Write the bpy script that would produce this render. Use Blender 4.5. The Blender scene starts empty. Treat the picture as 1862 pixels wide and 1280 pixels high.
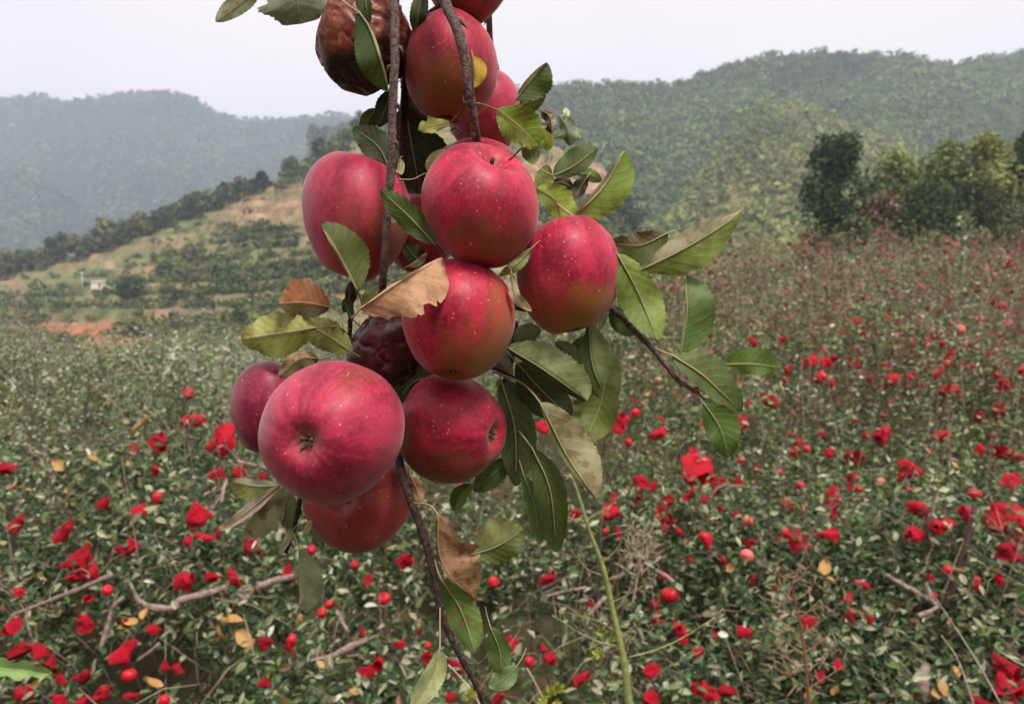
import bpy, math, random
import numpy as np
from mathutils import Vector, Matrix

# ------------------------------------------------------------------ camera, sky, sun
S = bpy.context.scene
COL = S.collection
rng = np.random.default_rng(7)
random.seed(7)
F = 1407.0                      # focal length in pixels of the 1862 px wide photograph
PITCH = math.atan(80 / F)
CAM = np.array((0.0, 0.0, 4.0))
cd = bpy.data.cameras.new('camera')
cam = bpy.data.objects.new('camera', cd)
COL.objects.link(cam)
cam.location = CAM
cam.rotation_euler = (math.pi / 2 - PITCH, 0, 0)
cd.sensor_width = 36
cd.lens = 36 * F / 1862
cd.clip_start = 0.02
cd.clip_end = 6000
cd.dof.use_dof = True
cd.dof.focus_distance = 0.445
cd.dof.aperture_fstop = 15
S.camera = cam

SUN_EL, SUN_AZ = math.radians(58), math.radians(150)    # azimuth clockwise from +Y: behind and right of the camera
w = bpy.data.worlds.new('World')
S.world = w
w.use_nodes = True
nt = w.node_tree
nt.nodes.clear()
o_ = nt.nodes.new('ShaderNodeOutputWorld')
bg = nt.nodes.new('ShaderNodeBackground')
sk = nt.nodes.new('ShaderNodeTexSky')
sk.sky_type = 'NISHITA'
sk.sun_disc = False
sk.sun_elevation = SUN_EL
sk.sun_rotation = SUN_AZ
sk.dust_density = 4
mx = nt.nodes.new('ShaderNodeMix')
mx.data_type = 'RGBA'
mx.inputs[0].default_value = 0.9
CLOUD = (9.9, 8.55, 8.0, 1)                             # even pale cloud sheet
mx.inputs[7].default_value = CLOUD
cn = nt.nodes.new('ShaderNodeTexNoise')
cn.inputs['Scale'].default_value = 2.2
cn.inputs['Detail'].default_value = 4
cm = nt.nodes.new('ShaderNodeMapRange')
cm.inputs[1].default_value = 0.3
cm.inputs[2].default_value = 0.7
cm.inputs[3].default_value = 0.72
cm.inputs[4].default_value = 0.94
nt.links.new(cn.outputs[0], cm.inputs[0])
nt.links.new(cm.outputs[0], mx.inputs[0])
nt.links.new(sk.outputs[0], mx.inputs[6])
nt.links.new(mx.outputs[2], bg.inputs[0])
bg.inputs[1].default_value = 0.1
nt.links.new(bg.outputs[0], o_.inputs[0])

sl = bpy.data.lights.new('sun', 'SUN')
sl.energy = 3.0
sl.angle = math.radians(15)
sl.color = (1, 0.955, 0.88)
sun = bpy.data.objects.new('sun', sl)
COL.objects.link(sun)
sd = Vector((math.sin(SUN_AZ) * math.cos(SUN_EL), math.cos(SUN_AZ) * math.cos(SUN_EL), math.sin(SUN_EL)))
sun.rotation_euler = sd.to_track_quat('Z', 'Y').to_euler()
sun.location = (3, -3, 20)

S.view_settings.view_transform = 'Standard'
S.view_settings.look = 'None'
S.view_settings.exposure = 0.6
S.view_settings.gamma = 1
S.render.engine = 'CYCLES'
S.cycles.use_denoising = True
S.cycles.max_bounces = 8
S.cycles.diffuse_bounces = 4
S.cycles.transparent_max_bounces = 8
S.cycles.volume_bounces = 1
S.cycles.use_adaptive_sampling = True
S.cycles.adaptive_threshold = 0.01

# ------------------------------------------------------------------ helpers
FW = np.array((0, math.cos(PITCH), -math.sin(PITCH)))
UP = np.array((0, math.sin(PITCH), math.cos(PITCH)))
RT = np.array((1.0, 0, 0))


def P(px, py, d):
    """World point that lies D metres in front of the camera in the direction of photograph pixel (px, py)."""
    return CAM + RT * ((px - 931) / F * d) + UP * (-(py - 640) / F * d) + FW * d


def Dy(px, py):
    """Direction of a photograph pixel, scaled to one metre along +Y. Arrays allowed."""
    px, py = np.asarray(px, float), np.asarray(py, float)
    v = RT * ((px - 931) / F)[..., None] + UP * (-(py - 640) / F)[..., None] + FW
    return v / v[..., 1:2]


def h3(ix, iy, iz, seed):
    n = (ix.astype(np.int64) * 374761393 + iy.astype(np.int64) * 668265263 + iz.astype(np.int64) * 2147483647 + seed * 974634777) & 0xFFFFFFFF
    n = ((n ^ (n >> 13)) * 1274126177) & 0xFFFFFFFF
    n = ((n ^ (n >> 15)) * 2246822519) & 0xFFFFFFFF
    return ((n ^ (n >> 16)) & 0xFFFFFF) / float(0xFFFFFF) * 2 - 1


def vn(p, seed=0):
    p = np.asarray(p, float)
    i = np.floor(p)
    f = p - i
    f = f * f * (3 - 2 * f)
    i = i.astype(np.int64)
    r = 0
    for dx in (0, 1):
        for dy in (0, 1):
            for dz in (0, 1):
                wgt = (f[..., 0] if dx else 1 - f[..., 0]) * (f[..., 1] if dy else 1 - f[..., 1]) * (f[..., 2] if dz else 1 - f[..., 2])
                r = r + wgt * h3(i[..., 0] + dx, i[..., 1] + dy, i[..., 2] + dz, seed)
    return r


def fbm(p, seed=0, octv=4):
    r, a, p = 0, 1.0, np.asarray(p, float)
    for k in range(octv):
        r = r + a * vn(p, seed + k)
        p = p * 2.03 + 11.3
        a *= 0.5
    return r


def sstep(x, a, b):
    t = np.clip((x - a) / (b - a), 0, 1)
    return t * t * (3 - 2 * t)


def lin(r, g, b):
    f = lambda c: ((c / 255 + 0.055) / 1.055) ** 2.4 if c > 10 else c / 255 / 12.92
    return np.array((f(r), f(g), f(b)))


def tag(o, label=None, cat=None, group=None, kind=None):
    if label: o['label'] = label
    if cat: o['category'] = cat
    if group: o['group'] = group
    if kind: o['kind'] = kind
    return o


def empty(name, loc):
    o = bpy.data.objects.new(name, None)
    o.empty_display_size = 0.05
    o.location = loc
    COL.objects.link(o)
    return o


def link(name, me, m=None, parent=None, loc=None):
    o = bpy.data.objects.new(name, me)
    COL.objects.link(o)
    if m is not None and len(me.materials) == 0:
        me.materials.append(m)
    if loc is not None: o.location = loc
    if parent is not None:
        o.parent = parent
    return o


def npmesh(name, V, faces, col=None, uv=None, smooth=True, attrs=None):
    """faces: list of integer arrays, each (n, 3) or (n, 4)."""
    me = bpy.data.meshes.new(name)
    V = np.asarray(V, np.float32)
    me.vertices.add(len(V))
    me.vertices.foreach_set('co', V.ravel())
    faces = [np.asarray(f, np.int32) for f in faces if len(f)]
    loops = np.concatenate([f.ravel() for f in faces])
    sizes = np.concatenate([np.full(len(f), f.shape[1], np.int32) for f in faces])
    starts = np.concatenate(([0], np.cumsum(sizes)[:-1])).astype(np.int32)
    me.loops.add(len(loops))
    me.loops.foreach_set('vertex_index', loops)
    me.polygons.add(len(sizes))
    me.polygons.foreach_set('loop_start', starts)
    me.polygons.foreach_set('loop_total', sizes)
    me.polygons.foreach_set('use_smooth', np.full(len(sizes), smooth))
    if uv is not None:
        l = me.uv_layers.new(name='UVMap')
        l.data.foreach_set('uv', np.asarray(uv, np.float32)[loops].ravel())
    if col is not None:
        a = me.attributes.new('Col', 'FLOAT_COLOR', 'POINT')
        c = np.ones((len(V), 4), np.float32)
        c[:, :3] = col
        a.data.foreach_set('color', c.ravel())
    for k, v in (attrs or {}).items():
        v = np.asarray(v, np.float32)
        if v.ndim == 2:
            a = me.attributes.new(k, 'FLOAT_VECTOR', 'POINT')
            a.data.foreach_set('vector', v.ravel())
        else:
            a = me.attributes.new(k, 'FLOAT', 'POINT')
            a.data.foreach_set('value', v)
    me.update(calc_edges=True)
    me.validate()
    return me


def smooth_path(pts, n=6):
    p = np.asarray(pts, float)
    if len(p) == 2:
        t = np.linspace(0, 1, n + 1)[:, None]
        return p[0] * (1 - t) + p[1] * t
    e = np.vstack((2 * p[0] - p[1], p, 2 * p[-1] - p[-2]))
    out = []
    for i in range(1, len(e) - 2):
        t = np.linspace(0, 1, n, endpoint=False)[:, None]
        a, b, c, d = e[i - 1], e[i], e[i + 1], e[i + 2]
        out.append(0.5 * (2 * b + (c - a) * t + (2 * a - 5 * b + 4 * c - d) * t ** 2 + (3 * b - a - 3 * c + d) * t ** 3))
    return np.vstack(out + [p[-1:]])


def tube(path, radii, sides=8, rough=0.0, seed=0):
    p = np.asarray(path, float)
    n = len(p)
    r = np.interp(np.linspace(0, 1, n), np.linspace(0, 1, len(radii)), radii)
    T = np.gradient(p, axis=0)
    T /= np.linalg.norm(T, axis=1)[:, None] + 1e-12
    ref = np.array((0.31, 0.87, 0.22))
    A = np.cross(T, ref)
    A /= np.linalg.norm(A, axis=1)[:, None] + 1e-12
    B = np.cross(T, A)
    th = np.linspace(0, 2 * math.pi, sides, endpoint=False)
    V = p[:, None] + (A[:, None] * np.cos(th)[:, None] + B[:, None] * np.sin(th)[:, None]) * r[:, None, None]
    if rough:
        k = 1.0 / max(r.max() * 2.2, 1e-4)
        V = V + (V - p[:, None]) * (fbm(V * k, seed, 2) * rough)[..., None]
    V = V.reshape(-1, 3)
    i = np.arange(n - 1)[:, None] * sides
    j = np.arange(sides)[None]
    q = np.stack((i + j, i + (j + 1) % sides, i + sides + (j + 1) % sides, i + sides + j), -1).reshape(-1, 4)
    V = np.vstack((V, p[:1], p[-1:]))
    c0 = np.stack((np.full(sides, n * sides), (np.arange(sides) + 1) % sides, np.arange(sides)), -1)
    b = (n - 1) * sides
    c1 = np.stack((np.full(sides, n * sides + 1), b + np.arange(sides), b + (np.arange(sides) + 1) % sides), -1)
    return V, q, np.vstack((c0, c1))


def merge(parts):
    """parts: list of (V, quads, tris)."""
    V, Q, T, k = [], [], [], 0
    for v, q, t in parts:
        V.append(v)
        if len(q): Q.append(q + k)
        if len(t): T.append(t + k)
        k += len(v)
    return np.vstack(V), (np.vstack(Q) if Q else np.zeros((0, 4), int)), (np.vstack(T) if T else np.zeros((0, 3), int))


# ------------------------------------------------------------------ materials
class G:
    def __init__(s, name):
        s.m = bpy.data.materials.new(name)
        s.m.use_nodes = True
        s.t = s.m.node_tree
        s.t.nodes.clear()
        s.out = s.n('ShaderNodeOutputMaterial')

    def n(s, kind, **kw):
        x = s.t.nodes.new(kind)
        for k, v in kw.items():
            setattr(x, k, v)
        return x

    def l(s, a, b):
        s.t.links.new(a, b)

    def put(s, sock, v):
        if hasattr(v, 'links') or isinstance(v, bpy.types.NodeSocket):
            s.l(v, sock)
        else:
            if isinstance(v, (tuple, list, np.ndarray)) and sock.type == 'RGBA':
                v = tuple(float(c) for c in v)[:3] + (1.0,)
            sock.default_value = v

    def math(s, op, a, b=0.0, clamp=False):
        x = s.n('ShaderNodeMath', operation=op, use_clamp=clamp)
        s.put(x.inputs[0], a)
        s.put(x.inputs[1], b)
        return x.outputs[0]

    def mix(s, f, a, b, blend='MIX'):
        x = s.n('ShaderNodeMix', data_type='RGBA', blend_type=blend)
        s.put(x.inputs[0], f)
        s.put(x.inputs[6], a)
        s.put(x.inputs[7], b)
        return x.outputs[2]

    def rng(s, v, a, b, c=0.0, d=1.0):
        x = s.n('ShaderNodeMapRange', interpolation_type='SMOOTHSTEP')
        s.put(x.inputs[0], v)
        for i, k in enumerate((a, b, c, d)):
            x.inputs[i + 1].default_value = k
        return x.outputs[0]

    def noise(s, scale, detail=3, vec=None, rough=0.55):
        x = s.n('ShaderNodeTexNoise')
        x.inputs['Scale'].default_value = scale
        x.inputs['Detail'].default_value = detail
        x.inputs['Roughness'].default_value = rough
        if vec is not None: s.l(vec, x.inputs['Vector'])
        return x.outputs[0]

    def attr(s, name):
        return s.n('ShaderNodeAttribute', attribute_name=name)

    def obj(s):
        return s.n('ShaderNodeTexCoord').outputs['Object']

    def bump(s, h, dist, strength=1.0):
        x = s.n('ShaderNodeBump')
        x.inputs['Distance'].default_value = dist
        x.inputs['Strength'].default_value = strength
        s.l(h, x.inputs['Height'])
        return x.outputs[0]

    def pbr(s, col, rough=0.6, spec=0.4, normal=None, trans=0.0, coat=0.0, sheen=0.0):
        b = s.n('ShaderNodeBsdfPrincipled')
        s.put(b.inputs['Base Color'], col)
        s.put(b.inputs['Roughness'], rough)
        b.inputs['Specular IOR Level'].default_value = spec
        b.inputs['Coat Weight'].default_value = coat
        b.inputs['Coat Roughness'].default_value = 0.3
        b.inputs['Sheen Weight'].default_value = sheen
        b.inputs['Sheen Roughness'].default_value = 0.4
        if normal is not None: s.l(normal, b.inputs['Normal'])
        if trans:
            t = s.n('ShaderNodeBsdfTranslucent')
            s.put(t.inputs[0], col)
            x = s.n('ShaderNodeMixShader')
            x.inputs[0].default_value = trans
            s.l(b.outputs[0], x.inputs[1])
            s.l(t.outputs[0], x.inputs[2])
            s.l(x.outputs[0], s.out.inputs[0])
        else:
            s.l(b.outputs[0], s.out.inputs[0])
        return s.m


def apple_mat(name, red, deep, ground, bloom=0.25):
    g = G(name)
    blush = g.attr('blush').outputs['Fac']
    pc = g.attr('pc').outputs['Vector']
    streak = g.noise(1.0, 4, pc, 0.65)
    fine = g.noise(420, 3, g.obj())
    big = g.noise(38, 3, g.obj())
    b2 = g.math('ADD', blush, g.math('MULTIPLY', g.math('SUBTRACT', streak, 0.5), 0.4))
    c = g.mix(g.rng(g.math('ADD', g.math('MULTIPLY', streak, .5), g.math('MULTIPLY', big, .5)), .36, .62), deep, red)
    c = g.mix(g.rng(b2, 0.62, -0.12), c, ground)
    c = g.mix(g.math('MULTIPLY', g.rng(fine, .45, .75), .16), c, lin(225, 130, 130))
    v = g.n('ShaderNodeTexVoronoi')
    v.inputs['Scale'].default_value = 240
    v.inputs['Randomness'].default_value = 1.0
    g.l(g.obj(), v.inputs['Vector'])
    sep = g.n('ShaderNodeSeparateColor')
    g.l(v.outputs['Color'], sep.inputs[0])
    rad = g.math('MULTIPLY', sep.outputs[0], 0.17)
    dot = g.rng(g.math('SUBTRACT', v.outputs['Distance'], rad), 0.05, -0.035)
    dot = g.math('MULTIPLY', dot, g.math('GREATER_THAN', sep.outputs[1], 0.3))
    c = g.mix(g.math('MULTIPLY', dot, g.rng(sep.outputs[2], .2, 1, .3, .78)), c, lin(238, 176, 160))
    scuff = g.math('MULTIPLY', g.rng(g.noise(110, 5, g.obj(), .7), .66, .72), g.rng(big, .5, .62))
    c = g.mix(g.math('MULTIPLY', scuff, .55), c, lin(120, 70, 58))
    c = g.mix(g.rng(g.noise(17, 2, g.obj()), .35, .65, .0, .38), c, g.mix(.5, c, deep, 'MULTIPLY'))
    rust = g.attr('basin').outputs['Fac']
    c = g.mix(g.math('MULTIPLY', rust, g.rng(fine, .3, .65)), c, lin(150, 108, 88))
    hgt = g.math('ADD', g.math('MULTIPLY', fine, 0.6), g.math('MULTIPLY', dot, 0.4))
    nrm = g.bump(hgt, 0.0005, 0.35)
    rough = g.rng(fine, .3, .7, .4, .54)
    return g.pbr(c, rough, 0.34, nrm, sheen=bloom)


def rot_mat(name, a, b, c):
    g = G(name)
    under_shade = g.attr('blush').outputs['Fac']
    n1 = g.noise(55, 5, g.obj(), 0.65)
    n2 = g.noise(240, 4, g.obj())
    col = g.mix(g.rng(n1, .35, .65), a, b)
    col = g.mix(g.math('MULTIPLY', g.rng(n2, .5, .72), .7), col, c)
    col = g.mix(g.rng(g.math('ADD', under_shade, g.math('MULTIPLY', g.math('SUBTRACT', n1, .5), .8)), .45, .1), col, lin(34, 17, 15))  # underside shade put into the skin colour, broken up by noise
    return g.pbr(col, 0.4, 0.5, g.bump(g.math('ADD', n1, g.math('MULTIPLY', n2, .4)), .0015, .5))


def leaf_mat(name):
    g = G(name)
    col = g.attr('Col').outputs['Color']
    spot = g.attr('spot').outputs['Fac']
    uv = g.n('ShaderNodeTexCoord').outputs['UV']
    sp = g.n('ShaderNodeSeparateXYZ')
    g.l(uv, sp.inputs[0])
    wob = g.math('MULTIPLY', g.math('SUBTRACT', g.noise(70, 3, g.obj()), .5), .13)
    s_ = g.math('ABSOLUTE', g.math('SUBTRACT', g.math('MULTIPLY', sp.outputs[1], 2), 1))
    t_ = g.math('ADD', sp.outputs[0], wob)
    k = g.math('MULTIPLY', g.math('SUBTRACT', t_, g.math('MULTIPLY', g.math('POWER', s_, 1.35), .2)), 8.5)
    tri = g.math('PINGPONG', k, 0.5)
    vein = g.math('MULTIPLY', g.rng(tri, .07, .0), g.rng(s_, 1.0, .55))
    k2 = g.math('PINGPONG', g.math('MULTIPLY', g.math('ADD', t_, g.math('MULTIPLY', s_, .6)), 31), 0.5)
    net = g.math('MULTIPLY', g.rng(k2, .14, .0), .35)
    mid = g.rng(s_, .07, .015)
    vv = g.math('MAXIMUM', g.math('MAXIMUM', vein, net), mid)
    n1 = g.noise(130, 4, g.obj())
    n2 = g.noise(420, 3, g.obj())
    c = g.mix(g.rng(n1, .3, .7, 0, .5), col, g.mix(.45, col, (0.02, .03, .012), 'MIX'))
    c = g.mix(g.math('MULTIPLY', vv, .3), c, g.mix(.5, col, lin(205, 205, 160)))
    sm = g.math('MULTIPLY', g.rng(g.math('ADD', n1, g.math('MULTIPLY', n2, .25)), .62, .74), spot)
    c = g.mix(sm, c, lin(112, 74, 44))
    h = g.math('ADD', g.math('MULTIPLY', vv, -0.8), g.math('MULTIPLY', n2, .5))
    return g.pbr(c, 0.5, 0.38, g.bump(h, .0006, .4), trans=0.28)


def col_mat(name, rough=.6, spec=.3, trans=0.0, nscale=0, namt=.3, sheen=0):
    g = G(name)
    c = g.attr('Col').outputs['Color']
    nrm = None
    if nscale:
        n1 = g.noise(nscale, 4, g.obj())
        c = g.mix(g.rng(n1, .35, .65, 0, namt), c, g.mix(.75, c, (0.01, .01, .008)))
    return g.pbr(c, rough, spec, nrm, trans=trans, sheen=sheen)


def bark_mat(name, a, b, scale=300):
    g = G(name)
    n1 = g.noise(scale, 5, g.obj(), .7)
    n2 = g.noise(scale * 3.5, 3, g.obj())
    c = g.mix(g.rng(n1, .35, .65), a, b)
    c = g.mix(g.math('MULTIPLY', g.rng(n2, .6, .75), .6), c, lin(168, 150, 140))
    return g.pbr(c, .7, .3, g.bump(g.math('ADD', n1, n2), 0.6 / scale, .8))


M_LEAF = leaf_mat('apple_leaf')
M_STALK = col_mat('leaf_stalk', .5, .4)
M_BARK = bark_mat('twig_bark', lin(72, 52, 50), lin(132, 110, 104))
M_DARKBARK = bark_mat('dark_bark', lin(40, 26, 24), lin(84, 58, 54))
M_FOL = col_mat('orchard_leaves', .55, .3, trans=.2)
M_FOREST = col_mat('forest_leaves', .75, .15, trans=.1)
M_HILL = col_mat('hill_soil', .9, .1, nscale=.35, namt=.5)
M_DEAD = bark_mat('dead_branch_bark', lin(120, 98, 88), lin(182, 160, 150), 45)
M_STEM = col_mat('plain_stem', .6, .3, nscale=90, namt=.45)
M_BAG = None

# ------------------------------------------------------------------ terrain far away
g = G('valley_floor')
n1 = g.noise(.02, 5, g.obj())
M_GROUND = g.pbr(g.mix(g.rng(n1, .35, .65), lin(70, 78, 52), lin(112, 104, 78)), .95, .1)
GV = [(-2600, -800, -62), (2600, -800, -62), (2600, 3600, -62), (-2600, 3600, -62)]
tag(link('valley_ground', npmesh('valley_ground', GV, [[(0, 1, 2, 3)]], smooth=False), M_GROUND), kind='structure')


def crest(pts):
    xs, ys = zip(*pts)
    return lambda px: np.interp(px, xs, ys)


class Hill:
    """A terrain sheet that climbs from a foot line to a crest line and falls away behind it."""

    def __init__(s, x0, x1, y0, y1, foot, top, power=1.0, amp=4.0, freq=.02, seed=0, steps=0, stepamt=.8, gul=0.0, gf=.006):
        s.__dict__.update(gul=gul, gf=gf, x0=x0, x1=x1, y0=y0, y1=y1, foot=foot, top=top, power=power, amp=amp, freq=freq, seed=seed, steps=steps, stepamt=stepamt)

    def pos(s, px, t):
        px, t = np.broadcast_arrays(np.asarray(px, float), np.asarray(t, float))
        y = s.y0 + (s.y1 - s.y0) * t
        tt = np.clip(t, 0, 1) ** s.power
        py = s.foot(px) + (s.top(px) - s.foot(px)) * tt
        d = Dy(px, py)
        p = CAM + d * y[..., None]
        a = s.amp * (0.25 + np.sin(np.clip(t, 0, 1) * math.pi)) * y / s.y1
        p[..., 2] += fbm(p * s.freq * np.array((1, 1, 0)) + 3.7, s.seed, 4) * a
        if s.gul:
            p[..., 2] -= s.gul * s.gully_at(px, t) * np.sin(np.clip(t, 0, 1) * math.pi) ** .6
        if s.steps:
            k = p[..., 2] / s.steps
            fr = k - np.floor(k)
            p[..., 2] += s.stepamt * s.steps * (sstep(fr, .7, 1.0) - fr) * sstep(y, 70, 100)
        back = np.clip(t - 1, 0, None)
        p[..., 2] -= back * (s.y1 - s.y0) * .9
        return p, py

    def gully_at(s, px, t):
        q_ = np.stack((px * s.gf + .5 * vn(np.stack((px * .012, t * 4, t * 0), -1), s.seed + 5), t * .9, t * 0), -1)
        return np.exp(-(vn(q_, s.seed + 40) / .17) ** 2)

    def relief(s, p):
        return fbm(p * s.freq * np.array((1, 1, 0)) + 3.7, s.seed, 4)

    def mesh(s, name, nx, ny, colf):
        px = np.linspace(s.x0, s.x1, nx)
        t = np.linspace(0, 1.35, ny)
        X, T = np.meshgrid(px, t)
        p, py = s.pos(X, T)
        i = np.arange(ny - 1)[:, None] * nx + np.arange(nx - 1)[None]
        q = np.stack((i, i + 1, i + nx + 1, i + nx), -1).reshape(-1, 4)
        c = colf(p, X, py, T).reshape(-1, 3)
        o = link(name, npmesh(name, p.reshape(-1, 3), [q], c), M_HILL)
        return tag(o, kind='structure')


def crowns(C, R, col, nq, qs, hs=1.0, seed=1, jit=.22):
    """Leafy crowns: around every centre C a lumpy shell of small leaf-spray faces."""
    r = np.random.default_rng(seed)
    n = len(C)
    d = r.normal(size=(n, nq, 3))
    d[..., 2] = np.abs(d[..., 2]) * .9 - .25
    d /= np.linalg.norm(d, axis=-1)[..., None]
    rad = .62 + .42 * r.random((n, nq))
    off = d * rad[..., None] * R[:, None, None]
    off[..., 2] *= hs
    c = C[:, None] + off
    nrm = d + r.normal(size=d.shape) * .45
    nrm /= np.linalg.norm(nrm, axis=-1)[..., None]
    a = np.cross(nrm, r.normal(size=d.shape))
    a /= np.linalg.norm(a, axis=-1)[..., None] + 1e-9
    b = np.cross(nrm, a)
    sz = R[:, None] * qs * (.6 + .8 * r.random((n, nq)))
    a *= sz[..., None]
    b *= (sz * (.55 + .4 * r.random((n, nq))))[..., None]
    V = np.stack((c - a - b * .5, c + a * .2 - b, c + a + b * .4, c - a * .1 + b), -2).reshape(-1, 3)
    q = np.arange(len(V)).reshape(-1, 4)
    cc = col[:, None] * (1 + jit * (r.random((n, nq)) * 2 - 1))[..., None]
    cc = np.repeat(cc.reshape(-1, 3), 4, 0)
    return V, q, cc


def pal(n, colors, weights, seed, jit=.2):
    r = np.random.default_rng(seed)
    k = r.choice(len(colors), n, p=np.array(weights) / sum(weights))
    c = np.array(colors)[k]
    return c * (1 + jit * (r.random((n, 1)) * 2 - 1)) * (1 + .08 * (r.random((n, 3)) * 2 - 1))


def forest(name, hill, n, r0, r1, colors, weights, nq, qs, seed, dens=None, tint=None, tmax=1.06, near=0.0):
    r = np.random.default_rng(seed)
    px = r.uniform(hill.x0, hill.x1, n)
    t = r.uniform(0.0, tmax, n)
    p, py = hill.pos(px, t)
    keep = np.ones(n, bool)
    if dens is not None:
        keep = r.random(n) < dens(px, py, p)
    p, px, py = p[keep], px[keep], py[keep]
    R = r.uniform(r0, r1, len(p)) * (0.75 + .5 * r.random(len(p)) ** 3) * np.clip(p[:, 1] / hill.y1, .3, 1) ** near
    p[:, 2] += R * .45
    c = pal(len(p), colors, weights, seed + 1, .12)
    if tint is not None:
        c = tint(c, p, px, py)
    V, q, cc = crowns(p, R, c, nq, qs, 1.0, seed + 2, .12)
    o = link(name, npmesh(name, V, [q], cc, smooth=False), M_FOREST)
    return tag(o, kind='stuff')


GREENS = [lin(72, 92, 54), lin(86, 102, 58), lin(102, 112, 66), lin(62, 80, 52), lin(120, 116, 76)]

# far blue hill on the left
far = Hill(-420, 860, 560, 1000, crest([(-420, 600), (1500, 520)]),
           crest([(-420, 190), (0, 178), (80, 172), (120, 186), (200, 174), (300, 166), (345, 178), (400, 206), (450, 216), (560, 214), (700, 208), (900, 190), (1500, 150)]),
           .9, 12, .008, 3, gul=40, gf=.007)
far.mesh('far_hill', 200, 70, lambda p, X, py, T: lin(58, 70, 46) * (1 + .4 * fbm(p * .02, 5, 3))[..., None])
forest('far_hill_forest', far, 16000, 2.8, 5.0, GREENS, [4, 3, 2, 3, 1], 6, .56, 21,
       tint=lambda c, p, px, py: c * .8 * ((1 + .3 * fbm(p * .009, 77, 3)) * (1.1 - .55 * far.gully_at(px, (p[:, 1] - 560) / 440)))[:, None].clip(.45, 1.8))  # darker hollows: relief shading the leaf faces lose, put into their colour
lobe = Hill(-420, 430, 520, 760, crest([(-420, 640), (430, 560)]), crest([(-420, 350), (0, 312), (50, 308), (105, 345), (160, 395), (260, 435), (430, 480)]), .9, 6, .01, 8)
lobe.mesh('lower_hill', 90, 40, lambda p, X, py, T: lin(50, 60, 42) * np.ones(p.shape))
forest('lower_hill_forest', lobe, 7000, 2.6, 4.6, GREENS, [4, 2, 1, 4, .5], 7, .6, 25,
       tint=lambda c, p, px, py: c * (1 + .5 * fbm(p * .012, 79, 3))[:, None].clip(.45, 1.7))

# green hill on the right with a sunnier spur before it
main = Hill(560, 2350, 170, 430, crest([(560, 520), (2350, 500)]),
            crest([(560, 230), (640, 226), (760, 190), (900, 172), (1010, 158), (1130, 156), (1225, 160), (1300, 132), (1400, 104), (1470, 94), (1540, 92), (1640, 98), (1720, 112), (1800, 102), (1862, 96), (2100, 80), (2350, 120)]),
            .85, 9, .012, 14, gul=15, gf=.008)
main.mesh('green_hill', 220, 90, lambda p, X, py, T: lin(70, 78, 48) * (1 + .4 * fbm(p * .03, 15, 3))[..., None])
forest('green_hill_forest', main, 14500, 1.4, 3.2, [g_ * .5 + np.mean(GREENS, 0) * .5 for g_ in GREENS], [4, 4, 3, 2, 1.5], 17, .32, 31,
       tint=lambda c, p, px, py: c * 1.15 * ((1 + .35 * fbm(p * .016, 81, 3)) * (1.08 - .5 * main.gully_at(px, (p[:, 1] - 170) / 260)))[:, None].clip(.4, 1.9))  # gully darkening painted into leaf colour in place of relief shading
spur = Hill(1185, 1990, 120, 270, crest([(1185, 520), (1990, 500)]),
            crest([(1185, 470), (1230, 380), (1290, 290), (1340, 215), (1395, 182), (1450, 186), (1520, 210), (1600, 250), (1700, 292), (1862, 340), (1990, 370)]),
            .9, 9, .02, 19)
spur.mesh('spur_hill', 130, 70, lambda p, X, py, T: lin(128, 120, 80) * (1 + .4 * fbm(p * .05, 16, 3))[..., None])
forest('spur_hill_forest', spur, 9000, .8, 1.9, [lin(122, 134, 74), lin(138, 144, 82), lin(142, 138, 88), lin(98, 114, 64), lin(148, 150, 86)], [4, 4, 2, 2, 2], 15, .42, 41,
       dens=lambda px, py, p: np.clip(.72 + .5 * fbm(p * .04, 50, 3), .2, 1),
       tint=lambda c, p, px, py: (c * 1.0 + (lin(92, 108, 64) - c * 1.0) * (.6 * sstep(py + 40 * fbm(p * .03, 88, 2), 290, 190))[:, None]) * (1 + .45 * fbm(p * .03, 83, 3))[:, None].clip(.45, 1.7))
gully = Hill(930, 1330, 140, 300, crest([(930, 540), (1330, 520)]), crest([(930, 250), (1010, 235), (1090, 250), (1150, 300), (1220, 390), (1330, 480)]), .9, 5, .02, 23)
gully.mesh('shaded_hill', 70, 50, lambda p, X, py, T: lin(66, 74, 50) * np.ones(p.shape))
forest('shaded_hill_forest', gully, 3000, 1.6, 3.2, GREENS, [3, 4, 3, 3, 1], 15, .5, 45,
       tint=lambda c, p, px, py: c * 1.15 * (1 + .3 * fbm(p * .03, 84, 3) + .4 * gully.relief(p))[:, None].clip(.45, 1.7))  # tone follows relief: shading of rises and hollows put into leaf colour

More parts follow.
